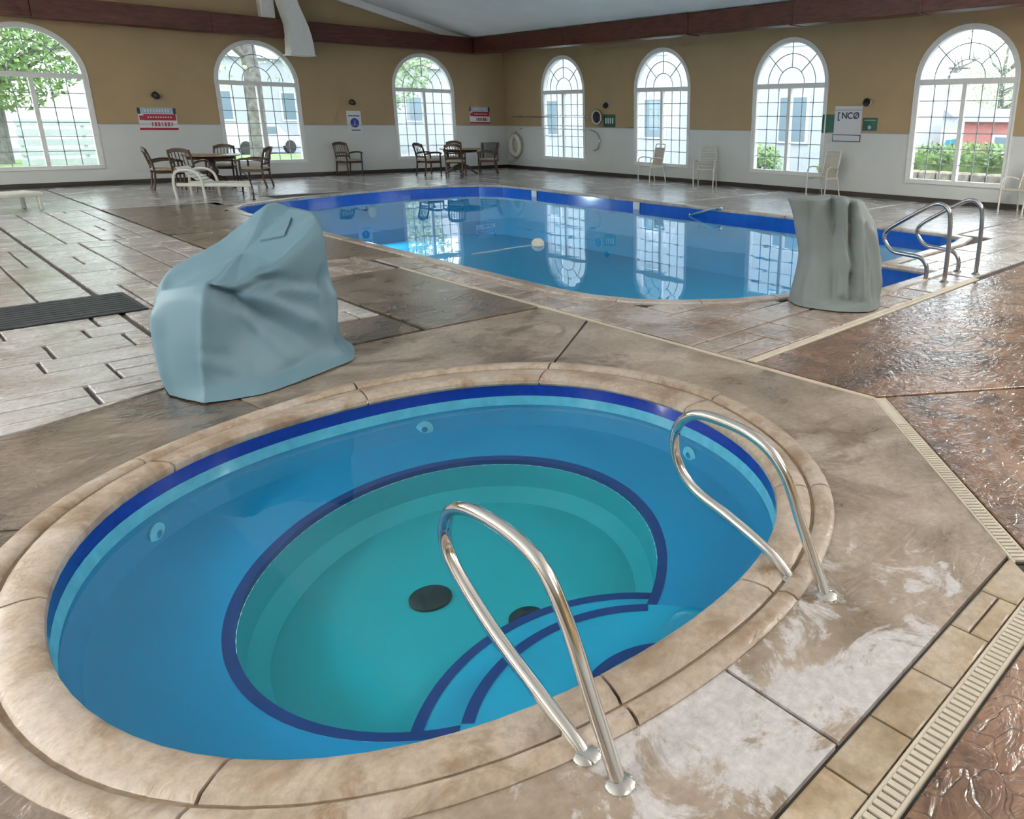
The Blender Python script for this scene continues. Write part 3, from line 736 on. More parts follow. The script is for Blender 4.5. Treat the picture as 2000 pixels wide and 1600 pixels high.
drain('trench_drain', 'slotted cream drain strip running beside the border tiles', (2.50*K, .505*K), (-1.6*K, .505*K), .080, .02, 2.0)
drain('trench_drain', 'slotted cream drain strip running diagonally past the spa deck', (2.53*K, .615*K), (3.66*K, 1.745*K), .085, .02, 1.4)
drain('trench_drain', 'plain pale drain strip leading from the spa deck towards the pool handrails', (3.69*K, 2.635*K), (7.42*K, 2.66*K), .075)
drain('trench_drain', 'narrow pale joint strip between the spa deck and the pool-side paving', (3.635*K, 1.76*K), (3.635*K, 7.0*K), .045)

# ------------------------------------------------------------------ spa
spa = thing('spa_tub', 'round turquoise spa tub with dark blue tile rim in the foreground', 'spa', (C0.x, C0.y, 0))
CJ = [math.radians(a) % (2*PI) for a in (79.2, 124.7, 37.1, -3.6, -44.6, -75.6, -104, -143.8, 168)]; CJ.sort()
CPROF_IN = [(-.01, -.03), (-.035, -.015), (-.02, .006), (.06, .020), (.26, .024), (.50, .018), (.58, .004), (.58, -.012)]
CPROF_OUT = [(.645, -.012), (.645, .006), (.68, .018), (.80, .026), (.93, .020), (1.0, .006), (1.0, -.012)]
for i in range(len(CJ)):
    a0, a1 = CJ[i], CJ[(i+1) % len(CJ)]
    if a1 < a0: a1 += 2*PI
    for prof_ in (CPROF_IN, CPROF_OUT):
        n = max(8, int((a1-a0)/.07)); vs = []; fs = []; m_ = len(prof_)
        for k in range(n+1):
            a = a0+.0035+(a1-a0-.007)*k/n; p, q = Vector(spa_in(a)), Vector(spa_out(a))
            for t, z in prof_: w = p+(q-p)*t; vs.append((w.x, w.y, z))
        for k in range(n):
            for j in range(m_-1): fs.append((k*m_+j, (k+1)*m_+j, (k+1)*m_+j+1, k*m_+j+1))
        fs += [tuple(range(m_)), tuple(range((n+1)*m_-1, n*m_-1, -1))]
        MB().add(vs, fs).build('coping_stone' if prof_ is CPROF_IN else 'coping_edge_stone', M['coping'], spa, smooth=True, world=True)
vs = []; fs = []
for k in range(96):
    a = 2*PI*k/96; p, q = Vector(spa_in(a)), Vector(spa_out(a))
    for t, z in ((.50, -.004), (.70, .002)): w = p+(q-p)*t; vs.append((w.x, w.y, z))
for k in range(96): j = (k+1) % 96; fs.append((2*k, 2*j, 2*j+1, 2*k+1))
MB().add(vs, fs).build('groove_mortar', M['groove'], spa, world=True)
def ring_wall(name, r0, z0, r1, z1, mat, parent=spa, n=96, fn=spa_in):
    vs = []; fs = []
    for k in range(n):
        a = 2*PI*k/n; p = fn(a, r0); q = fn(a, r1); vs += [(p[0], p[1], z0), (q[0], q[1], z1)]
    for k in range(n): j = (k+1) % n; fs.append((2*k, 2*j, 2*j+1, 2*k+1))
    return MB().add(vs, fs).build(name, mat, parent, smooth=True, world=True)
ZW_S = -.10; ZB = -.32; ZF = -.56
QW = [1.0178, .0019, -.018, .0055, .0719]
def well(a, d=0): r = QW[0]+sum(QW[2*k-1]*math.cos(k*a)+QW[2*k]*math.sin(k*a) for k in (1, 2))-.04+d; return (1.62+r*math.cos(a), 2.76+r*math.sin(a))
ring_wall('tile_rim', .0, -.015, .0, -.105, M['tile_blue'])
ring_wall('pale_tile_row', .0, -.105, -.012, -.165, M['pale_tile'])
ring_wall('wall_plaster', -.012, -.165, -.06, ZB+.03, M['plaster_spa'])
vs = []; fs = []; n = 96
for k in range(n):
    a = 2*PI*k/n; p = spa_in(a, -.06); q = spa_in(a, -.13); w = well(a, .045); vs += [(p[0], p[1], ZB+.03), (q[0], q[1], ZB), (w[0], w[1], ZB)]
for k in range(n):
    j = (k+1) % n; fs += [(3*k, 3*j, 3*j+1, 3*k+1), (3*k+1, 3*j+1, 3*j+2, 3*k+2)]
MB().add(vs, fs).build('bench', M['plaster_spa'], spa, smooth=True, world=True)
STEPS = ((1.537, 1.53, .794, -.44, ZF), (1.50, 1.42, .638, ZB+.006, -.44), (1.52, 1.35, .306, -.215, ZB))
runs = []; cur = []
for k in range(2*n+1):
    a = 2*PI*k/n*.5+PI/2*3.0; w = well(a, .02); sx, sy, sr = STEPS[1][:3]
    if math.hypot(w[0]-sx, w[1]-sy) > sr-.02: cur.append(a)
    elif cur: runs.append(cur); cur = []
if cur: runs.append(cur)
vs = []; fs = []
for run in runs:
    b_ = len(vs)
    for a in run: p = well(a, .046); q = well(a); vs += [(p[0], p[1], ZB+.002), (q[0], q[1], ZB-.004), (q[0], q[1], ZB-.035)]
    for k in range(len(run)-1): fs += [(b_+3*k, b_+3*k+3, b_+3*k+4, b_+3*k+1), (b_+3*k+1, b_+3*k+4, b_+3*k+5, b_+3*k+2)]
MB().add(vs, fs).build('bench_edge_tiles', M['line_blue'], spa, world=True)
vs = []; fs = []
for k in range(n):
    a = 2*PI*k/n; p = well(a); q = well(a, -.02); q2 = well(a, -.10); vs += [(p[0], p[1], ZB-.035), (q[0], q[1], ZF+.07), (q2[0], q2[1], ZF)]
for k in range(n):
    j = (k+1) % n; fs += [(3*k, 3*j, 3*j+1, 3*k+1), (3*k+1, 3*j+1, 3*j+2, 3*k+2)]
fs.append(tuple(3*k+2 for k in range(n)))
MB().add(vs, fs).build('footwell', M['plaster_well'], spa, smooth=True, world=True)
# curved entry steps bulging in from the near side
IN_POLY = [spa_in(2*PI*k/SPA_N, -.03) for k in range(SPA_N)]
WELL_POLY = [well(2*PI*k/SPA_N, .03) for k in range(SPA_N)]
for i, (SCX, SCY, rad, z, zb) in enumerate(STEPS):
    lim = WELL_POLY if i < 2 else IN_POLY
    disc = [(SCX+rad*math.cos(2*PI*k/64), SCY+rad*math.sin(2*PI*k/64)) for k in range(64)]
    disc = tidy(clip_conv(disc, IN_POLY), .01)
    st = MB().prism(disc, zb, z).build('step', M['step_plaster'], spa, world=True)
    vs = []; fs = []; seg = []
    for k in range(73):
        a = PI*k/72*1.3-.15*PI; o_ = (SCX+rad*math.cos(a), SCY+rad*math.sin(a)); i_ = (SCX+(rad-.045)*math.cos(a), SCY+(rad-.045)*math.sin(a))
        if inside(o_, lim) and inside(i_, IN_POLY): seg.append((o_, i_))
    for o_, i_ in seg: vs += [(i_[0], i_[1], z+.003), (o_[0], o_[1], z+.003), (SCX+(o_[0]-SCX)*1.003, SCY+(o_[1]-SCY)*1.003, z-.04)]
    for k in range(len(seg)-1): fs += [(3*k, 3*k+3, 3*k+4, 3*k+1), (3*k+1, 3*k+4, 3*k+5, 3*k+2)]
    MB().add(vs, fs).build('edge_tiles', M['line_blue'], st, world=True)
wv = [spa_in(2*PI*k/SPA_N, -.001) for k in range(SPA_N)]
put('water_surface', fill_with_holes('water_surface', [wv], ZW_S, M['water_spa']), spa, True)
for a, z in ((math.radians(66), -.25), (math.radians(133), -.25), (math.radians(-7), -.25)):
    p = spa_in(a, -.035); j = MB().lathe([(.0, 0), (.05, 0), (.055, .012), (.02, .02), (.018, .005)], n=16, axis='X').build('jet_fitting', M['pale_tile'], spa, smooth=True, world=True)
    j.location = (p[0], p[1], z); j.rotation_euler = (0, 0, a+PI)
for x, y, r in ((1.50, 2.875, .10), (1.73, 2.42, .085)):
    MB().lathe([(0, .035), (r*.7, .03), (r, .012), (r, 0)], (x, y, ZF+(0 if r > .1 else .0)), 24).build('drain_cover', M['black'], spa, smooth=True, world=True)

# spa grab rails
def rail(name, label, x, yz, rad, mat, feet=True, parent=None):
    pts = [(x, y, z) for y, z in yz]
    r = thing(name, label, 'handrail', (x, yz[0][0], 0))
    MB().tube(crom(pts, 7), rad, 12).build('rail_tube', mat, r, smooth=True, world=True)
    for y, z in (yz[0], yz[-1]):
        MB().lathe([(0, .016), (rad*1.3, .016), (rad*1.9, .006), (rad*1.9, 0)], (x, y, .0 if y < 1.2*K and name == 'spa_rail' else .002), 16).build('escutcheon', mat, r, smooth=True, world=True)
    return r
yz1 = [(1.08, -.01), (1.13, .02), (1.24, .065), (1.44, .15), (1.60, .25), (1.66, .33), (1.63, .43), (1.53, .48), (1.36, .487), (1.23, .45), (1.14, .34), (1.05, .16), (.965, -.01)]
rail('spa_rail', 'looped steel grab rail at the near end of the spa steps', .925*K, [(y*K, z*K) for y, z in yz1], .021, M['chrome'])
yz2 = [(1.13, -.01), (1.17, .025), (1.25, .07), (1.41, .125), (1.57, .175), (1.655, .27), (1.655, .38), (1.58, .455), (1.46, .472), (1.30, .45), (1.19, .37), (1.10, .19), (1.00, -.01)]
rail('spa_rail', 'looped steel grab rail at the right side of the spa steps', 1.875*K, [(y*K, z*K) for y, z in yz2], .021, M['chrome'])

# ------------------------------------------------------------------ swimming pool
pool = thing('swimming_pool', 'long blue swimming pool with rounded corners in front of the arched windows', 'pool', (7.2*K, 9*K, 0))
def loop_wall(name, poly_a, za, poly_b, zb, mat):
    n = len(poly_a); vs = [(x, y, za) for x, y in poly_a]+[(x, y, zb) for x, y in poly_b]
    return MB().add(vs, [(i, (i+1) % n, n+(i+1) % n, n+i) for i in range(n)]).build(name, mat, pool, world=True)
def smooth_loop(poly, n=4):
    out = []; N = len(poly)
    for i in range(N):
        a, b = Vector(poly[i]), Vector(poly[(i+1) % N])
        out.append(poly[i])
    return out
ZW_P = -.17
IN1 = offset(POOL, -.10)
loop_wall('tile_band', POOL, -.03, POOL, -.30, M['tile_pool'])
loop_wall('basin_wall', POOL, -.30, IN1, -1.25, M['pool_shell'])
me = fill_with_holes('basin_floor', [IN1], -1.25, M['pool_shell']); put('basin_floor', me, pool, True)
me = fill_with_holes('water_surface', [offset(POOL, -.001)], ZW_P, M['water_pool']); put('water_surface', me, pool, True)
# coping stones round the pool
OC = offset(POOL, .16)
def along(poly):
    s_ = [0]
    for i in range(len(poly)): s_.append(s_[-1]+(Vector(poly[(i+1) % len(poly)])-Vector(poly[i])).length)
    return s_
S_ = along(POOL); nst = int(S_[-1]/.75)
def at_s(s, inn=True):
    s %= S_[-1]
    for i in range(len(POOL)):
        if S_[i] <= s <= S_[i+1]:
            t = (s-S_[i])/(S_[i+1]-S_[i]); P_ = POOL if inn else OC
            return Vector(P_[i]).lerp(Vector(P_[(i+1) % len(P_)]), t)
PPROF = [(-.06, -.045), (-.12, -.02), (-.06, .008), (.15, .016), (.85, .014), (1, .004), (1, -.014)]
for k in range(nst):
    s0, s1 = S_[-1]*k/nst+.004, S_[-1]*(k+1)/nst-.004
    ss = [s0]+[q for q in S_ if s0+.01 < q < s1-.01]+[s1]; vs = []; fs = []; m_ = len(PPROF)
    for s in ss:
        p, q = at_s(s), at_s(s, False)
        for t, z in PPROF: w = p+(q-p)*t; vs.append((w.x, w.y, z))
    for i in range(len(ss)-1):
        for j in range(m_-1): fs.append((i*m_+j, i*m_+m_+j, i*m_+m_+j+1, i*m_+j+1))
    fs += [tuple(range(m_)), tuple(range(len(ss)*m_-1, (len(ss)-1)*m_-1, -1))]
    MB().add(vs, fs).build('coping_stone', M['pool_coping'], pool, world=True)
# entry steps in the recess
for i in range(3):
    MB().box((6.68*K, (3.10+.16*i)*K, -.62+.14*i-.0), (1.44*K, .17*K, .25)).build('entry_step', M['pool_shell'], pool, world=True) if i < 1 else None
# skimmer mouths and fittings in the far tile band
for x, y, rz in ((10.208*K, 15.14, PI/2), (10.203*K, 11.54, PI/2), (8.23, 14.82*K+.33, 0)):
    q = MB().rbox((0, 0, 0), (.20 if rz else .34, .02, .16), .006).build('skimmer_mouth', M['signwhite'], pool, world=True)
    q.location = (x-(.012 if rz else 0), y-(0 if rz else .05), -.12); q.rotation_euler = (0, 0, rz)
gr = thing('grab_bar', 'short steel bar fixed to the far pool wall near the right end', 'handrail', (10.2*K, 9.6, -.1))
MB().tube(crom([(11.60, 10.02, -.16), (11.50, 9.9, -.15), (11.45, 9.6, -.08), (11.47, 9.3, .01), (11.60, 9.22, .02)], 5), .022, 8).build('bar_tube', M['chrome'], gr, smooth=True, world=True)
MB().lathe([(0, 0), (.05, 0), (.05, .02), (0, .02)], (11.585, 9.22, .02), 12, 'X').build('wall_plate', M['chrome'], gr, world=True)
for x, y, rz, lab in ((8.23, 16.93, .32, 'far'),):
    lp = MB().lathe([(0, -.03), (.09, -.03), (.12, -.015), (.12, 0)], (0, 0, 0), 20, 'Y').build('underwater_lamp', M['signwhite'], pool, smooth=True, world=True)
    lp.location = (x, y, -.48); lp.rotation_euler = (0, 0, rz)
    ld = bpy.data.lights.new('pool_lamp_light', 'AREA'); ld.shape = 'DISK'; ld.size = .2; ld.energy = 55; ld.color = (.75, .93, 1)
    lo = link(bpy.data.objects.new('pool_lamp_light', ld)); d_ = Vector((math.sin(rz), -math.cos(rz), 0)) if lab == 'far' else Vector((1, 0, 0))
    lo.location = Vector((x, y, -.48))+d_*.06; lo.rotation_euler = d_.to_track_quat('-Z', 'Z').to_euler()
# float with a line
fl_ = thing('pool_float', 'small white float trailing a thin line on the pool water', 'float', (6.96, 9.03, ZW_P))
MB().lathe([(0, -.05), (.05, -.045), (.10, -.01), (.095, .05), (.05, .09), (0, .10)], (0, 0, 0), 16).build('float_body', M['ring'], fl_, smooth=True)
MB().tube([(-.08, 0, .004), (-.4, .02, .004), (-.8, -.03, .004), (-1.2, -.04, .004)], .007, 6).build('line', M['rope'], fl_)

# pool handrails
yzp = [(2.80, -.01), (2.80, .30), (2.815, .60), (2.86, .70), (2.95, .73), (3.06, .68), (3.26, .555), (3.42, .44), (3.455, .345), (3.36, .235), (3.20, .215), (3.06, .20), (2.99, .12), (2.985, -.01)]
rail('pool_rail', 'bent steel pool handrail nearer the grey covered lift', 7.0*K, [(y*K, z*K) for y, z in yzp], .024, M['steel_dark'])
rail('pool_rail', 'bent steel pool handrail farther from the grey covered lift', 7.62*K, [((y-.06)*K, z*K) for y, z in yzp], .024, M['steel_dark'])

# ------------------------------------------------------------------ covered pool lifts
def mixrom(pts, n, closed=False, k=.45):             # between straight and rounded
    P = [Vector(p) for p in pts]; N = len(P); sm = crom(pts, n, closed); out = []
    for i in range(N if closed else N-1):
        for j in range(n): out.append(P[i].lerp(P[(i+1) % N], j/n).lerp(sm[i*n+j], k))
    if not closed: out.append(P[-1])
    return out
def seg_d(p, a, b):
    ab = b-a; t = max(0, min(1, (p-a).dot(ab)/ab.length_squared)); return (p-(a+ab*t)).length, t
def cover(name, rings, mat, parent, creases=(), nper=16, nlev=9, jit=.006, seed=1, cap_c=None):
    """cloth lofted through rings of 3-D points (same count, bottom to top); creases = (from, to, width, depth)"""
    R = [mixrom(r, nper, True) for r in rings]; T = len(R[0])
    cols = [mixrom([r[k] for r in R], nlev, k=.6) for k in range(T)]
    H = len(cols[0]); vs = []; fs = []; CR = [(Vector(a), Vector(b), w, d) for a, b, w, d in creases]
    cen = [sum((cols[k][h] for k in range(T)), Vector())/T for h in range(H)]
    nz = mathutils.noise.noise
    for h in range(H):
        for k in range(T):
            p = cols[k][h].copy(); d = p-cen[h]; d.z = 0; d.normalize(); w = 0
            for a, b, wd_, dep in CR:
                x, t = seg_d(p, a, b)
                if x < wd_*3: w += 1.5*dep*math.exp(-(x/(wd_*.85))**2)*min(1, 3*(1-t)+.35)
            q = Vector((p.x*3.2, p.y*3.2, p.z*1.6))+Vector((seed*7, 0, 0))
            w += jit*(2*nz(q)+nz(q*2.3)+(1-2*abs(nz(q*1.7+Vector((5, 5, 5))))))
            vs.append(p+d*w)
    for h in range(H-1):
        for k in range(T): l = (k+1) % T; fs.append((h*T+k, h*T+l, h*T+T+l, h*T+T+k))
    top = [vs[(H-1)*T+k] for k in range(T)]; cc = Vector(cap_c) if cap_c else sum(top, Vector())/T
    base = (H-1)*T
    for s_ in (.96, .85, .7, .55, .4, .25, .1):
        st = len(vs)
        for k in range(T):
            p = cc.lerp(top[k], s_); p.z += .018*nz(p*4)+.008*nz(p*9); vs.append(p)
        for k in range(T): l = (k+1) % T; fs.append((base+k, base+l, st+l, st+k))
        base = st
    st = len(vs); vs.append(cc)
    for k in range(T): fs.append((base+k, base+(k+1) % T, st))
    o = MB().add(vs, fs).build(name, mat, parent, world=True)
    for p in o.data.polygons: p.use_smooth = True
    return o, vs, fs
def patch(name, vs, fs, corners, mat, parent, lift=.008, n=6):
    """small cloth patch laid on the cover: corners = 4 points above it, dropped along -z onto the surface"""
    bv = BVHTree.FromPolygons([Vector(v) for v in vs], fs); P = []
    for i in range(n+1):
        for j in range(n+1):
            a, b, c, d = [Vector(q) for q in corners]; u, v = i/n, j/n
            p = a.lerp(b, u).lerp(d.lerp(c, u), v); h = bv.ray_cast(Vector((p.x, p.y, 3)), Vector((0, 0, -1)))
            P.append((h[0] if h[0] else p)+Vector((0, 0, lift)))
    F_ = [(i*(n+1)+j, (i+1)*(n+1)+j, (i+1)*(n+1)+j+1, i*(n+1)+j+1) for i in range(n) for j in range(n)]
    m2 = len(P); V = P+[p-Vector((0, 0, lift*.8)) for p in P]; G = F_+[tuple(m2+i for i in f[::-1]) for f in F_]
    ring = [i*(n+1) for i in range(n+1)]+[n*(n+1)+j for j in range(1, n+1)]+[i*(n+1)+n for i in range(n-1, -1, -1)]+[j for j in range(n-1, 0, -1)]
    G += [(ring[i], ring[(i+1) % len(ring)], m2+ring[(i+1) % len(ring)], m2+ring[i]) for i in range(len(ring))]
    return MB().add(V, G).build(name, mat, parent, world=True)
lift1 = thing('covered_pool_lift', 'pale blue-grey fabric cover over a chair-shaped pool lift beside the spa', 'pool lift', (1.6, 5.2, 0))
b0 = [(1.17, 4.80, .012), (1.45, 4.71, .008), (1.80, 4.82, .012), (2.17, 4.98, .012), (2.33, 5.35, .01), (2.27, 5.75, .01), (1.9, 5.84, .01), (1.45, 5.74, .01), (1.13, 5.48, .01), (1.07, 5.08, .01)]
b1 = [(1.20, 4.84, .10), (1.47, 4.80, .10), (1.80, 4.90, .10), (2.10, 5.02, .12), (2.26, 5.35, .1), (2.2, 5.70, .1), (1.9, 5.78, .1), (1.45, 5.7, .1), (1.12, 5.48, .1), (1.06, 5.10, .1)]
b2 = [(1.24, 4.87, .36), (1.50, 4.92, .34), (1.80, 5.0, .40), (2.10, 5.06, .48), (2.22, 5.35, .48), (2.16, 5.65, .5), (1.92, 5.72, .5), (1.5, 5.66, .42), (1.15, 5.50, .36), (1.055, 5.14, .34)]
b3 = [(1.29, 4.91, .62), (1.50, 4.965, .61), (1.77, 5.03, .69), (2.10, 5.10, .90), (2.18, 5.33, .94), (2.12, 5.56, .96), (1.96, 5.66, .98), (1.58, 5.60, .78), (1.25, 5.49, .66), (1.10, 5.18, .56)]
b4 = [(1.315, 4.94, .685), (1.51, 4.99, .672), (1.77, 5.06, .745), (2.09, 5.13, .965), (2.15, 5.32, 1.02), (2.09, 5.52, 1.04), (1.97, 5.60, 1.065), (1.60, 5.55, .835), (1.30, 5.46, .725), (1.15, 5.20, .635)]
cr1 = [((1.33, 4.94, .66), (1.97, 4.93, .16), .045, -.040), ((1.42, 4.96, .68), (2.03, 5.0, .27), .055, .030), ((1.55, 4.98, .67), (2.10, 5.06, .46), .05, .018),
       ((1.62, 5.0, .66), (2.1, 5.06, .56), .04, -.018), ((2.09, 5.07, .62), (1.95, 4.91, .13), .035, -.035), ((2.13, 5.08, .55), (2.06, 4.98, .12), .03, .030),
       ((2.16, 5.0, .17), (1.60, 4.80, .08), .028, -.032), ((1.19, 4.85, .32), (1.46, 4.83, .22), .022, -.022), ((1.19, 4.84, .27), (1.40, 4.81, .15), .022, .020),
       ((1.2, 4.83, .18), (1.52, 4.76, .11), .02, -.018), ((1.19, 4.81, .02), (1.30, 4.93, .66), .025, .014), ((1.25, 4.86, .55), (1.34, 4.84, .30), .03, -.025),
       ((1.10, 5.15, .5), (1.08, 5.1, .05), .05, .02), ((1.36, 4.93, .60), (1.80, 5.02, .64), .035, -.030), ((1.30, 4.93, .68), (1.75, 5.03, .72), .03, .018), ((1.5, 4.95, .5), (1.75, 4.85, .12), .04, .02)]
o, vs, fs = cover('fabric_cover', [b0, b1, b2, b3, b4], M['cover'], lift1, cr1, seed=3, cap_c=(1.66, 5.27, .80))
patch('fabric_flap', vs, fs, [(1.78, 5.30, 2), (1.90, 5.20, 2), (2.03, 5.38, 2), (1.93, 5.53, 2)], M['cover'], lift1, .014)
MB().rbox((1.66, 5.3, .3), (.72, .5, .5), .05).build('lift_body', M['grey_metal'], lift1, world=True)
lift2 = thing('covered_pool_lift', 'grey canvas cover draped over the pool lift at the near pool corner', 'pool lift', (6.3, 3.52, 0))
def l2(s, d, z): return (6.25+.49*s+.87*d, 3.46-.87*s+.49*d, z)
q0 = [l2(-.50, -.02, .01), l2(-.34, -.28, .01), l2(-.02, -.36, .01), l2(.25, -.30, .01), l2(.36, -.02, .01), l2(.30, .24, .01), l2(0, .34, .01), l2(-.38, .28, .01)]
q1 = [l2(-.48, -.02, .10), l2(-.34, -.24, .10), l2(-.02, -.32, .10), l2(.25, -.27, .10), l2(.35, -.02, .12), l2(.29, .24, .1), l2(0, .32, .1), l2(-.38, .26, .1)]
q2 = [l2(-.43, -.02, .45), l2(-.31, -.17, .45), l2(-.02, -.22, .45), l2(.22, -.2, .45), l2(.33, .0, .42), l2(.27, .22, .45), l2(0, .28, .45), l2(-.36, .22, .45)]
q3 = [l2(-.49, -.02, .80), l2(-.33, -.15, .80), l2(-.06, -.18, .80), l2(.12, -.16, .80), l2(.25, .0, .74), l2(.2, .18, .78), l2(0, .22, .8), l2(-.38, .18, .8)]
q4 = [l2(-.56, -.02, .97), l2(-.36, -.15, .985), l2(-.10, -.16, 1.0), l2(.06, -.14, .985), l2(.13, .0, .955), l2(.1, .14, .97), l2(-.1, .18, 1.0), l2(-.42, .14, .985)]
cr2 = [(l2(-.30, -.17, .98), l2(-.20, -.30, .12), .05, .05), (l2(-.17, -.17, .98), l2(-.08, -.31, .14), .045, -.07), (l2(-.06, -.17, .96), l2(.05, -.31, .22), .045, .05),
       (l2(.02, -.16, .92), l2(.10, -.29, .10), .035, -.055), (l2(.09, -.14, .80), l2(.17, -.27, .05), .035, .05), (l2(.14, -.12, .75), l2(.26, -.22, .12), .03, -.05),
       (l2(.22, -.1, .70), l2(.33, -.1, .1), .04, .03), (l2(-.40, -.13, .9), l2(-.42, -.18, .1), .05, -.03), (l2(-.15, -.33, .10), l2(.2, -.3, .10), .025, -.03), (l2(.0, -.24, .5), l2(.1, -.24, .34), .04, .04)]
o, vs, fs = cover('fabric_cover', [q0, q1, q2, q3, q4], M['cover2'], lift2, cr2, seed=5, cap_c=l2(-.18, 0, 1.02))
MB().rbox(l2(-.08, 0, .4), (.3, .3, .8), .04, rz=-1.06).build('lift_body', M['grey_metal'], lift2, world=True)

# ------------------------------------------------------------------ black mat
mt = thing('rubber_mat', 'black ribbed rubber mat lying on the light paving at the left', 'mat', (.5, 8.1, 0))
MB().rbox((.1, 0, .008), (1.94, .90, .014), .004).build('mat_body', M['mat'], mt)
for i in range(9): MB().rbox((.1, -.36+.09*i, .0165), (1.86, .012, .004), .001).build('ridge', M['mat'], mt)

# ------------------------------------------------------------------ wooden furniture
def wood_chair():
    r = thing('wooden_armchair', '', 'chair')
    for sx in (-1, 1):
        MB().tube([(sx*.255, .24, 0), (sx*.26, .25, .44), (sx*.265, .24, .66)], [.019, .024, .02], 6).build('leg', M['chair_wood'], r, smooth=True)
        MB().tube(crom([(sx*.235, -.30, 0), (sx*.235, -.25, .25), (sx*.235, -.24, .46), (sx*.235, -.28, .70), (sx*.225, -.35, .92)], 3), .024, 6).build('leg', M['chair_wood'], r, smooth=True)
        a = crom([(sx*.24, -.27, .63), (sx*.275, -.05, .675), (sx*.28, .18, .675), (sx*.27, .29, .64)], 4)
        MB().tube(a, .026, 6).build('arm', M['chair_wood'], r, smooth=True)
        MB().box((sx*.245, 0, .40), (.03, .5, .06)).build('side_rail', M['chair_wood'], r)
    MB().box((0, .245, .40), (.5, .03, .06)).build('front_rail', M['chair_wood'], r)
    MB().rbox((0, .0, .455), (.51, .52, .055), .02).build('seat', M['seat_pad'], r)
    top = crom([(-.235, -.345, .885), (-.12, -.37, .925), (0, -.378, .935), (.12, -.37, .925), (.235, -.345, .885)], 4)
    vs = []; fs = []
    for p in top:
        for dy, dz in ((-.016, -.055), (.016, -.055), (.016, .03), (-.016, .03)): vs.append((p.x, p.y+dy, p.z+dz))
    n = len(top)
    for i in range(n-1):
        for k in range(4): l = (k+1) % 4; fs.append((4*i+k, 4*i+l, 4*i+4+l, 4*i+4+k))
    fs += [(0, 1, 2, 3), (4*n-1, 4*n-2, 4*n-3, 4*n-4)]
    MB().add(vs, fs).build('top_rail', M['chair_wood'], r)
    MB().tube(crom([(-.235, -.255, .55), (0, -.285, .56), (.235, -.255, .55)], 4), .022, 6).build('back_rail', M['chair_wood'], r, smooth=True)
    for k in range(5):
        x = -.15+.075*k; MB().tube([(x, -.275, .56), (x, -.36, .88)], .010, 5).build('slat', M['chair_wood'], r)
    return r
def table():
    r = thing('round_table', '', 'table')
    MB().lathe([(0, .735), (.60, .735), (.63, .745), (.63, .765), (.61, .775), (0, .775)], n=28).build('table_top', M['table_top'], r, smooth=True)
    MB().lathe([(.50, .735), (.53, .70), (.50, .66), (.49, .735)], n=28).build('apron', M['chair_wood'], r, smooth=True)
    MB().lathe([(0, .74), (.22, .72), (.08, .66), (.07, .5), (.12, .42), (.12, .34), (.07, .24), (.10, .16), (0, .12)], n=16).build('pedestal', M['chair_wood'], r, smooth=True)
    for k in range(4):
        a = PI/4+PI/2*k; c, s_ = math.cos(a), math.sin(a)
        MB().tube(crom([(c*.05, s_*.05, .26), (c*.2, s_*.2, .22), (c*.36, s_*.36, .08), (c*.45, s_*.45, .02), (c*.50, s_*.50, .025)], 4), [.04]*8+[.03]*9, 6).build('foot', M['chair_wood'], r, smooth=True)
    return r
chair0 = wood_chair(); tab0 = table(); first = {'c': True, 't': True}
def place(proto, key, x, y, rz, label, group, s=1.0):
    o = proto if first[key] else copy_tree(proto); first[key] = False
    o.location = (x, y, 0); o.rotation_euler = (0, 0, rz); o.scale = (s, s, s); o['label'] = label; o['group'] = group; return o
def face(x, y, tx, ty): return math.atan2(-(tx-x), ty-y)
T1 = (6.0, 20.35); T2 = (13.15, 20.8)
place(tab0, 't', T1[0], T1[1], 0, 'round wooden table on the left between the first two arched windows', 'wooden tables')
place(tab0, 't', T2[0], T2[1], .3, 'round wooden table on the right by the corner of the room', 'wooden tables')
G1, G2 = 'armchairs at the left table', 'armchairs at the right table'
for x, y, lab, g in ((5.02, 20.45, 'wooden armchair at the left end of the left table', G1), (5.28, 19.55, 'wooden armchair with its back to us at the left table', G1),
                     (6.55, 21.35, 'wooden armchair behind the left table against the wall', G1), (6.75, 19.75, 'wooden armchair at the right end of the left table', G1)):
    place(chair0, 'c', x, y, face(x, y, *T1), lab, g)
for x, y, lab, g in ((12.0, 20.75, 'wooden armchair at the left end of the right table', G2), (12.35, 19.85, 'wooden armchair with its back to us at the right table', G2),
                     (13.6, 21.8, 'wooden armchair behind the right table against the wall', G2), (13.78, 20.28, 'wooden armchair at the right end of the right table', G2)):
    place(chair0, 'c', x, y, face(x, y, *T2), lab, g)
place(chair0, 'c', 10.15, 22.05, face(10.15, 22.05, 10.9, 19.0), 'lone wooden armchair against the back wall under the blue sign', 'lone wall chair')

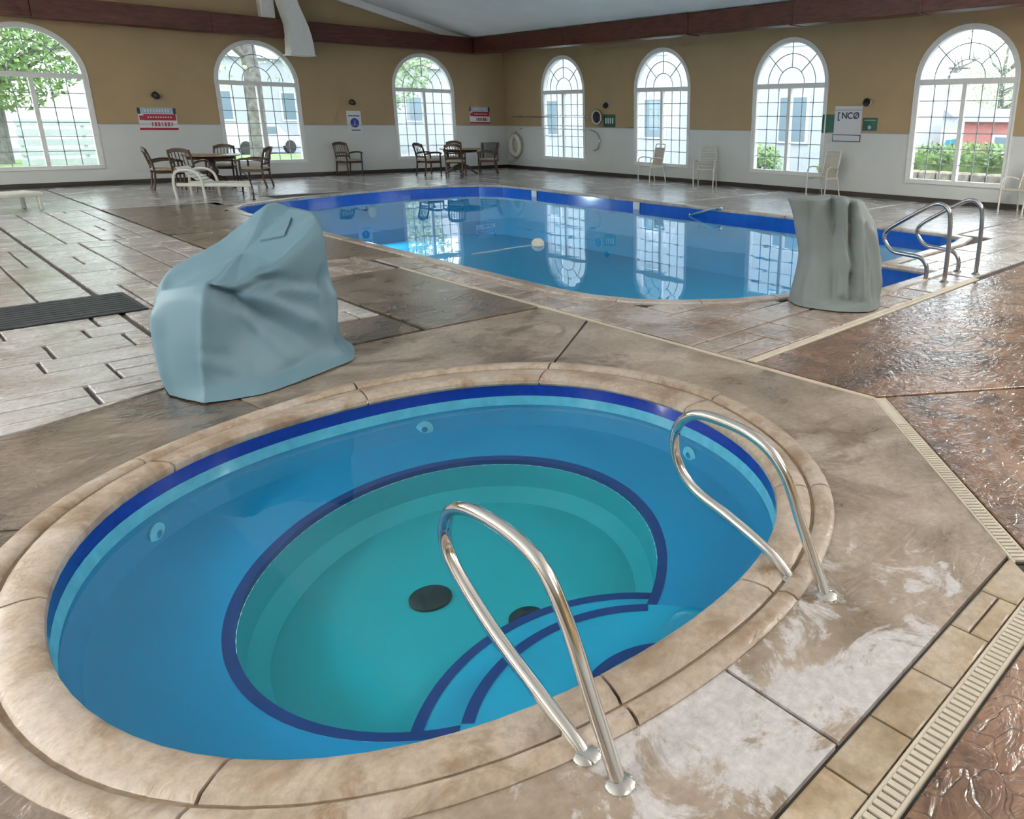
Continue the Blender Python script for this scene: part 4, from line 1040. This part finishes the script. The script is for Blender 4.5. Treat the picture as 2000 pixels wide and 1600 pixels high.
# ------------------------------------------------------------------ white patio chairs along the right wall
def patio_chair(style):
    r = thing('patio_chair', '', 'chair'); R_ = M['resin']
    for sx in (-1, 1):
        arm = crom([(sx*.26, .25, 0), (sx*.27, .24, .3), (sx*.275, .22, .60), (sx*.275, .10, .67), (sx*.265, -.1, .66), (sx*.245, -.24, .62)], 4)
        MB().tube(arm, .016, 7).build('arm', R_, r, smooth=True)
        MB().tube(crom([(sx*.25, -.34, 0), (sx*.24, -.27, .3), (sx*.235, -.22, .46)], 4), .016, 7).build('leg', R_, r, smooth=True)
        MB().box((sx*.24, .0, .42), (.03, .48, .03)).build('side_rail', R_, r)
    MB().rbox((0, .0, .44), (.48, .48, .03), .012).build('seat', R_ if style == 'slat' else M['resin_tan'], r)
    H = 1.02
    prof = [(-.235, -.23, .42), (-.235, -.27, .62), (-.225, -.33, .86), (-.17, -.365, H-.03), (-.08, -.375, H), (.08, -.375, H), (.17, -.365, H-.03), (.225, -.33, .86), (.235, -.27, .62), (.235, -.23, .42)] if style == 'slat' else \
           [(-.215, -.22, .42), (-.21, -.28, .68), (-.205, -.34, .96), (-.18, -.362, H), (0, -.368, H+.005), (.18, -.362, H), (.205, -.34, .96), (.21, -.28, .68), (.215, -.22, .42)]
    MB().tube(crom(prof, 4), .016, 7).build('back_frame', R_, r, smooth=True)
    if style == 'slat':
        for k in range(7):
            z = .50+.07*k; y = -.235-.14*(z-.42)/.6; w = .45 if z < .88 else .38
            MB().rbox((0, y, z), (w, .014, .035), .005, rx=-.2).build('slat', R_, r)
    else:
        vs = [(-.205, -.225, .45), (.205, -.225, .45), (.20, -.285, .70), (.195, -.335, .93), (-.195, -.335, .93), (-.20, -.285, .70)]
        vs2 = [(x, y-.012, z) for x, y, z in vs]
        MB().add(vs+vs2, [(0, 1, 2, 5), (5, 2, 3, 4), (11, 8, 7, 6), (10, 9, 8, 11), (0, 6, 7, 1), (1, 7, 8, 2), (2, 8, 9, 3), (3, 9, 10, 4), (4, 10, 11, 5), (5, 11, 6, 0)]).build('sling', M['resin_tan'], r)
    return r
pc = {'slat': patio_chair('slat'), 'sling': patio_chair('sling')}; used = set()
for x, y, rz, st, lab in ((15.55, 14.9, PI/2-.15, 'sling', 'cream patio chair in front of the second window from the corner'),
                          (15.6, 12.95, PI/2+.5, 'slat', 'white slatted patio chair with rounded back between two arched windows'),
                          (15.55, 9.35, PI/2-.1, 'sling', 'cream high-backed sling chair under the white notice board'),
                          (15.55, 4.95, PI/2-.3, 'sling', 'cream patio chair cut off by the right edge of the picture')):
    o = pc[st] if st not in used else copy_tree(pc[st]); used.add(st)
    o.location = (x, y, 0); o.rotation_euler = (0, 0, rz); o['label'] = lab; o['group'] = 'patio chairs along the window wall'

# white loungers
def lounger(label, x, y, rz):
    r = thing('pool_lounger', label, 'lounger', (x, y, 0), rz); R_ = M['resin']
    for sy in (-1, 1):
        MB().tube(crom([(-.62, sy*.30, 0), (-.64, sy*.31, .30), (-.58, sy*.31, .52), (-.40, sy*.31, .58), (-.20, sy*.31, .55), (-.08, sy*.31, .40), (-.05, sy*.31, .0)], 4), .028, 8).build('arm', R_, r, smooth=True)
        MB().rbox((.15, sy*.27, .28), (1.5, .05, .07), .012).build('side_rail', R_, r)
        MB().rbox((.82, sy*.26, .125), (.06, .06, .25), .012).build('leg', R_, r)
    for k in range(8): MB().rbox((-.02+.12*k, 0, .315), (.095, .52, .02), .006).build('slat', R_, r)
    for k in range(6):
        MB().rbox((-.13-.085*k, 0, .335+.055*k), (.085, .50, .02), .006, ry=.57).build('back_slat', R_, r)
    return r
lounger('white resin pool lounger in front of the left wooden table', 5.2, 17.75, -.75)
lounger('white resin pool lounger at the left edge of the picture', 1.35, 17.2, .35)
hr = thing('dark_handrail', 'thin dark handrail curving down to the far left pool corner', 'handrail', (5.55, 16.9, 0))
MB().tube(crom([(5.62, 16.75, 0), (5.62, 16.75, .22), (5.66, 17.0, .42), (5.72, 17.5, .52), (5.76, 17.75, .50), (5.77, 17.8, .25), (5.77, 17.8, 0)], 5), .016, 7).build('rail_tube', M['black'], hr, smooth=True, world=True)
MB().lathe([(0, .015), (.03, .012), (.04, 0)], (5.62, 16.75, 0.0), 12).build('floor_collar', M['black'], hr, world=True)

# ------------------------------------------------------------------ things on the walls
def text_mesh(txt, size, mat, ext=.0015):
    cu = bpy.data.curves.new('lettering', 'FONT'); cu.body = txt; cu.size = size; cu.align_x = 'CENTER'; cu.align_y = 'CENTER'; cu.extrude = ext; cu.offset = size*.02; cu.resolution_u = 3
    t = link(bpy.data.objects.new('lettering_src', cu)); dg = bpy.context.evaluated_depsgraph_get()
    me = bpy.data.meshes.new_from_object(t.evaluated_get(dg)); bpy.data.objects.remove(t); me.materials.clear(); me.materials.append(mat); return me
def wall_thing(name, label, cat, side, u, z):
    # local frame: x to the right as seen, y into the wall, z up
    if side == 'B': r = thing(name, label, cat, (u, Y0, z), 0)
    else: r = thing(name, label, cat, (X0, u, z), -PI/2)
    return r
def panel(name, r, x, z, w, h, mat, d=0.0, th=.008): return MB().rbox((x, -d-th/2, z), (w, th, h), .0015).build(name, mat, r)
def letters(r, txt, x, z, size, mat, d):
    o = put('lettering', text_mesh(txt, size, mat), r); o.location = (x, -d-.002, z); o.rotation_euler = (PI/2, 0, 0); return o
# red and white rule signs on the back wall
def rule_sign(label, u, z, w, h):
    r = wall_thing('rules_sign', label, 'sign', 'B', u, z)
    panel('backing', r, 0, 0, w, h, M['signwhite'])
    panel('header', r, 0, h*.37, w*.98, h*.24, M['paleblue'], .008, .002)
    for s_ in (-1, 1): panel('corner_block', r, s_*w*.46, h*.36, w*.07, h*.27, M['navy'], .009, .003)
    panel('red_band', r, w*.06, h*.08, w*.84, h*.28, M['red'], .008, .002)
    panel('side_block', r, -w*.40, h*.05, w*.14, h*.2, M['red'], .0085, .003)
    for k in range(7): panel('letter_stroke', r, -w*.16+w*.085*k, -h*.23, w*(.06 if k % 3 else .035), h*.17, M['red'], .008, .002)
    for k in range(9): panel('letter_stroke', r, -w*.30+w*.075*k, h*.37, w*.03, h*.12, M['signwhite'], .010, .002)
    for k in range(10): panel('letter_stroke', r, -w*.24+w*.065*k, h*.08, w*.035, h*.06, M['signwhite'], .010, .002)
    panel('foot_band', r, 0, -h*.44, w, h*.1, M['red'], .008, .002)
    return r
rule_sign('red and white rules sign between the first two arched windows', 5.56, 1.56, .84, .54)
rule_sign('red and white rules sign in the corner beside the third arched window', 15.05, 1.765, .80, .55)
r = wall_thing('depth_sign', 'white sign with a blue disc on the back wall above the lone chair', 'sign', 'B', 10.64, 1.53)
panel('backing', r, 0, 0, .44, .62, M['signwhite'])
MB().lathe([(0, -.012), (.135, -.012), (.135, -.008), (0, -.008)], (0.01, 0, -.03), 28, 'Y').build('blue_disc', M['signblue'], r)
letters(r, 'J', .01, -.03, .15, M['signwhite'], .013)
panel('title_bar', r, 0, .17, .34, .035, M['navy'], .008, .002); panel('foot_bar', r, .03, -.24, .28, .025, M['navy'], .008, .002)
for k in range(4): panel('letter_stroke', r, -.1+.065*k, .17, .03, .012, M['signwhite'], .010, .002)
# wall-washer lamps / sprinklers
def wall_spot(label, side, u, z):
    r = wall_thing('wall_spotlight', label, 'spotlight', side, u, z); r['group'] = 'small wall spotlights'
    MB().lathe([(0, 0), (.07, 0), (.07, -.02), (.03, -.03), (.03, -.06), (0, -.06)], (0, 0, 0), 16, 'Y').build('base', M['signwhite'] if side == 'R' else M['black'], r, smooth=True)
    h = MB().lathe([(0, -.09), (.05, -.085), (.075, -.05), (.08, .05), (.06, .06), (.0, .03)], (0, 0, 0), 16, 'Y').build('head', M['black'], r, smooth=True); h.location = (0, -.10, 0); h.rotation_euler = (.5, 0, .3)
wall_spot('small black wall spotlight above the red rules sign at left', 'B', 5.58, 2.12)
wall_spot('small black wall spotlight above the blue disc sign', 'B', 10.60, 2.08)
wall_spot('small black wall spotlight above the green sign by the skimmer net', 'R', 17.27, 2.08)
wall_spot('small black wall spotlight above the notice board', 'R', 8.66, 2.10)
# notice board with two green signs
r = wall_thing('notice_board', 'tall white notice board with black lettering between two green signs', 'board', 'R', 9.14, 1.63)
panel('board', r, 0, 0, .70, .80, M['board'], 0, .02); panel('head_strip', r, 0, .31, .70, .012, M['grey_metal'], .02, .003)
for t_, x_ in (('[', -.24), ('N', -.09), ('C', .05), ('Ø', .21)): letters(r, t_, x_, .18, .20, M['navy'], .02)
panel('tray_panel', r, 0, -.31, .70, .14, M['board'], .02, .012)
for z_ in (-.245, -.385): panel('tray_edge', r, 0, z_, .72, .014, M['navy'], .02, .016)
for x_ in (-.355, .355): panel('tray_edge', r, x_, -.315, .014, .14, M['navy'], .02, .016)
def green_sign(label, u, z, w, h, bits):
    r = wall_thing('green_sign', label, 'sign', 'R', u, z); panel('plate', r, 0, 0, w, h, M['green'])
    if bits:
        panel('rule_line', r, 0, h*.32, w*.8, h*.05, M['paleblue'], .008, .002)
        MB().lathe([(0, -.011), (w*.12, -.011), (w*.12, -.008), (0, -.008)], (0, 0, -h*.25), 14, 'Y').build('emblem', M['paleblue'], r)
    return r
green_sign('plain dark green sign between the third window and the notice board', 9.66, 1.63, .32, .42, False)
green_sign('dark green sign with pale emblem to the right of the notice board', 8.58, 1.63, .36, .28, True)
r = green_sign('dark green sign beside the pool skimmer net', 17.2, 1.64, .52, .36, False)
for k in range(4): panel('letter_stroke', r, -.15+.10*k, .0, .05, .16, M['signwhite'], .008, .002)
# skimmer net on its pole and the rescue hook below
r = wall_thing('skimmer_net', 'pool skimmer net with long pole hung across the corner window', 'skimmer', 'R', 17.69, 1.74)
MB().tube([(0.02+.20*math.cos(a), -.10, .19*math.sin(a)) for a in [2*PI*k/20 for k in range(20)]], .022, 7, closed=True).build('net_rim', M['signwhite'], r, smooth=True)
MB().lathe([(0, -.13), (.10, -.125), (.185, -.10), (0, -.09)], (0.02, 0, 0), 20, 'Y').build('net', M['black'], r, smooth=True)
MB().tube([(-.18, -.08, 0), (-4.3, -.08, .0)], .014, 7).build('pole', M['steel_dark'], r)
for x_ in (-.6, -3.9): MB().rbox((x_, -.04, 0), (.04, .09, .06), .008).build('hook', M['steel_dark'], r)
r = wall_thing('rescue_hook', "long rescue pole with a curved shepherd's hook on the window wall", 'hook', 'R', 18.0, 1.36)
MB().tube([(-4.0, -.06, .02), (-.1, -.06, .0)], .014, 7).build('pole', M['signwhite'], r)
MB().tube(crom([(-.12, -.06, 0), (.1, -.06, -.02), (.30, -.06, -.12), (.40, -.06, -.32), (.33, -.06, -.54), (.14, -.06, -.62)], 5), .016, 7).build('crook', M['steel_dark'], r, smooth=True)
for x_ in (-.25, -3.6): MB().rbox((x_, -.03, 0), (.04, .07, .06), .008).build('hook', M['steel_dark'], r)
# life ring
r = wall_thing('life_ring', 'off-white life ring hanging on the window wall near the corner', 'life ring', 'R', 21.9, .78)
MB().tube([(.27*math.cos(a), -.07, .31*math.sin(a)) for a in [2*PI*k/32 for k in range(32)]], .085, 10, closed=True).build('ring_body', M['ring'], r, smooth=True)
MB().tube(crom([(.37*math.cos(a), -.09, .41*math.sin(a)) for a in [2*PI*k/16 for k in range(16)]], 3, True), .012, 6, closed=True).build('grab_rope', M['rope'], r, smooth=True)
MB().tube([(0, -.06, .36), (0, -.03, .48)], .012, 6).build('hanger', M['black'], r)
# grey box
r = wall_thing('wall_box', 'grey metal box mounted low on the back wall in the corner', 'box', 'B', 15.32, .56)
MB().rbox((0, -.10, 0), (.56, .20, .64), .015).build('body', M['grey_metal'], r); MB().rbox((.0, -.205, -.02), (.48, .012, .52), .004).build('door', M['grey_metal'], r)

# ------------------------------------------------------------------ outdoors
mb = MB()
for x0, y0, x1, y1 in ((X0+.3, -60, 170, 190), (-90, Y0+.3, X0+.3, 190)): mb.add([(x0, y0, -.15), (x1, y0, -.15), (x1, y1, -.15), (x0, y1, -.15)], [(0, 1, 2, 3)])
tag(mb.build('ground', M['asphalt']), kind='structure')
tag(MB().box((2, 33, -.12), (26, 12, .06)).build('lawn', M['lawn'], None), 'strip of bright green lawn outside the left windows', 'lawn', kind='structure')
def leaves(n, cx, cz, rx, ry, rz_, size, seed):
    rg = random.Random(seed); mb = MB()
    for _ in range(n):
        while True:
            p = Vector((rg.uniform(-1, 1), rg.uniform(-1, 1), rg.uniform(-1, 1)))
            if .35 < p.length < 1: break
        c = Vector((p.x*rx+cx[0], p.y*ry+cx[1], p.z*rz_+cz)); a = Vector((rg.gauss(0, 1), rg.gauss(0, 1), rg.gauss(0, 1))).normalized(); b = a.orthogonal().normalized(); s_ = size*rg.uniform(.6, 1.3)
        mb.add([c-a*s_, c+b*s_*.5, c+a*s_, c-b*s_*.5], [(0, 1, 2, 3)])
    return mb
def tree(label, x, y, h, crown, seed, mat, n=900, bare=False):
    rg = random.Random(seed); r = thing('tree', label, 'tree', (x, y, -.15))
    MB().tube([(0, 0, 0), (.1, 0, h*.3), (-.05, .1, h*.6), (.1, .0, h*.95)], [h*.035, h*.028, h*.02, h*.006], 8).build('trunk', M['bark'], r, smooth=True)
    for k in range(14 if bare else 7):
        z = h*rg.uniform(.3, .75); a = rg.uniform(0, 2*PI); L = crown*rg.uniform(.6, 1.1)
        p1 = (math.cos(a)*L*.5, math.sin(a)*L*.5, z+L*.35); p2 = (math.cos(a+.3)*L, math.sin(a+.3)*L, z+L*rg.uniform(.3, .9))
        b = MB().tube([(0, 0, z), p1, p2], [h*.014, h*.009, h*.003], 6)
        if bare:
            for _ in range(4):
                t = rg.uniform(.3, 1); q = Vector(p1).lerp(Vector(p2), t); b.tube([q, q+Vector((rg.uniform(-.5, .5), rg.uniform(-.5, .5), rg.uniform(-.1, .7)))*crown*.5], [h*.005, h*.0015], 5)
        b.build('branch', M['bark'], r, smooth=True)
    if not bare or n < 900:
        f = leaves(n*4, (0, 0), h*.66, crown, crown, h*.42, .085*crown/2.2, seed).build('foliage', mat, r); f['kind'] = 'stuff'
    return r
tree('leafy green tree seen through the top of the leftmost window', 3.9, 36, 7.4, 3.3, 1, M['leaf'], 2200)
tree('tall green tree behind the parked van', -.5, 44, 11, 4.0, 2, M['leaf'])
tree('large bare tree with a leaning trunk outside the second back window', 11.2, 32, 11, 3.6, 3, M['leaf_pale'], 160, True)
tree('pale green tree outside the third back window', 20.2, 40.5, 8.4, 3.8, 4, M['leaf_pale'], 2000)
tree('slim bare tree outside the rightmost window', 38, 17.5, 9, 2.6, 5, M['leaf_pale'], 120, True)
tree('bushy pale tree beside the far white house', 56, 20, 8, 2.6, 6, M['leaf_pale'])
def house(name, label, x, y, w, d, h, rz, roof_h, mat, roofmat, wins, cat='house'):
    r = thing(name, label, cat, (x, y, -.15), rz)
    MB().box((0, 0, h/2), (w, d, h)).build('walls', mat, r)
    if roof_h:
        MB().add([(-w/2-.3, -d/2-.3, h), (w/2+.3, -d/2-.3, h), (w/2+.3, d/2+.3, h), (-w/2-.3, d/2+.3, h), (-w/2-.3, 0, h+roof_h), (w/2+.3, 0, h+roof_h)], [(0, 1, 5, 4), (2, 3, 4, 5), (1, 2, 5), (3, 0, 4), (0, 3, 2, 1)]).build('roof', roofmat, r)
    for (u, z, ww, hh) in wins:
        f = MB().rbox((u, -d/2-.03, z), (ww+.2, .06, hh+.2), .01).build('window', M['white'], r); MB().box((u, -d/2-.065, z), (ww, .02, hh)).build('pane', M['dark_glass'], f)
    return r
# pale building facing the right-hand windows
house('annex_building', 'pale two-storey building close outside the right-hand windows', 27.5, 24.5, 22, 8, 8.5, PI/2+PI, 0, M['siding'], M['roof'],
      [(-8+3.4*k, z, 1.1, 1.5) for k in range(6) for z in (1.9, 5.2)], 'building')
house('annex_building', 'white sided building outside the third back window', 24, 52, 26, 8, 5, 0, 2.2, M['siding'], M['roof'], [(-9+4*k, 2.4, 1.2, 1.5) for k in range(5)], 'building')
house('garden_house', 'small white gabled house beyond the rightmost window', 58, 25.5, 3.6, 4.2, 2.3, .0, 1.5, M['siding'], M['roof'], [(0, 1.2, .7, .9)])
house('garden_house', 'low house with dark roof seen through the leftmost window', 1, 52, 9, 6, 3, 0, 2.2, M['siding'], M['roof'], [(-2.5, 1.5, 1.2, 1.2), (2.5, 1.5, 1.2, 1.2)])
house('red_shed', 'faded red shed at the right edge of the rightmost window', 31.5, 10.6, 3, 2.4, 1.9, PI/2+PI, .5, M['brick_red'], M['roof'], [(0, 1.1, .5, .5)], 'shed')
# hedge on a stone wall outside the rightmost window
r = thing('garden_wall', 'low stone retaining wall outside the rightmost window', 'wall', (19.6, 7.9, -.15), 0)
rg = random.Random(4)
for row in range(2):
    y = -2.2+.12*row
    while y < 2.3:
        l = rg.uniform(.28, .5); MB().rbox((0, y+l/2, .17+.31*row), (.34+rg.uniform(-.03, .03), l-.03, .29), .05).build('stone', M['stone_wall'], r); y += l
hd = thing('clipped_hedge', 'clipped green hedge above the low stone wall', 'hedge', (20.2, 7.9, -.15))
hd2 = leaves(1600, (0, 0), 1.0, .38, 2.4, .36, .075, 9).build('foliage', M['leaf'], hd); hd2['kind'] = 'stuff'
MB().rbox((.05, 0, .6), (.5, 4.2, .9), .12).build('hedge_core', M['leaf'], hd)
for x, y, s, lab in ((20.2, 14.4, .62, 'round green shrub at the lower left of the third right-hand window'), (20.5, 12.0, .5, 'small pale shrub outside the third right-hand window')):
    sh_ = thing('shrub', lab, 'shrub', (x, y, -.15)); f = leaves(700, (0, 0), s*.9, s, s, s, .09, int(x*10)).build('foliage', M['leaf'] if s > .55 else M['leaf_pale'], sh_); f['kind'] = 'stuff'
    for k in range(4): MB().tube([(0, 0, 0), (.12*math.cos(k*1.6), .12*math.sin(k*1.6), s*.8)], .015, 5).build('stem', M['bark'], sh_)
def car(label, x, y, rz, mat, van=False):
    r = thing('van' if van else 'parked_car', label, 'van' if van else 'car', (x, y, -.15), rz)
    prof = [(-2.1, .35), (-2.15, .8), (-1.6, .92), (-1.0, 1.42), (.6, 1.45), (1.25, .95), (2.0, .85), (2.1, .4)] if not van else [(-2.3, .35), (-2.35, 2.0), (-2.2, 2.15), (1.2, 2.15), (1.75, 1.25), (2.3, 1.05), (2.35, .4)]
    n = len(prof); vs = [(a, -.85, b) for a, b in prof]+[(a, .85, b) for a, b in prof]
    MB().add(vs, [tuple(range(n)), tuple(range(2*n-1, n-1, -1))]+[(i, (i+1) % n, n+(i+1) % n, n+i) for i in range(n)]).build('body', mat, r)
    for sy in (-1, 1):
        MB().box((-.2 if not van else 1.0, sy*.855, 1.15 if not van else 1.6), (1.5 if not van else .6, .02, .35)).build('side_window', M['dark_glass'], r)
        for sx in (-1.35, 1.35): MB().lathe([(0, -.1), (.33, -.1), (.33, .1), (0, .1)], (sx, sy*.8, .33), 16, 'Y').build('wheel', M['tyre'], r)
    return r
car('teal car parked beyond the hedge', 47, 17.6, 1.2, M['car_teal']); car('white van parked outside the leftmost window', 1.2, 41, .1, M['car_white'], True)
car('white car parked outside the second back window', 14.2, 41, .4, M['car_white'])
# white picket boards outside the leftmost window
fn = thing('white_fence', 'white horizontal board fence outside the leftmost window', 'fence', (5.4, 30.5, -.15))
for k in range(5): MB().rbox((0, 0, .35+.3*k), (3.4, .04, .2), .006).build('board', M['siding'], fn)
for x in (-1.6, 0, 1.6): MB().rbox((x, .06, .85), (.1, .1, 1.7), .01).build('post', M['siding'], fn)
# hillside far behind
mb = MB(); vs = []; fs = []; n = 24
for k in range(n+1):
    a = -.35+2.4*k/n; x, y = math.sin(a), math.cos(a); h = 9+3*math.sin(k*.9)+2*math.sin(k*2.3)
    vs += [(x*110, y*110, -.2), (x*125, y*125, h*.7), (x*150, y*150, h), (x*165, y*165, -.2)]
for k in range(n):
    for j in range(3): fs.append((4*k+j, 4*k+4+j, 4*k+5+j, 4*k+1+j))
tag(mb.add(vs, fs).build('hillside', M['hill'], smooth=True), 'bare grey-brown hillside far beyond the windows', 'hill', kind='structure')
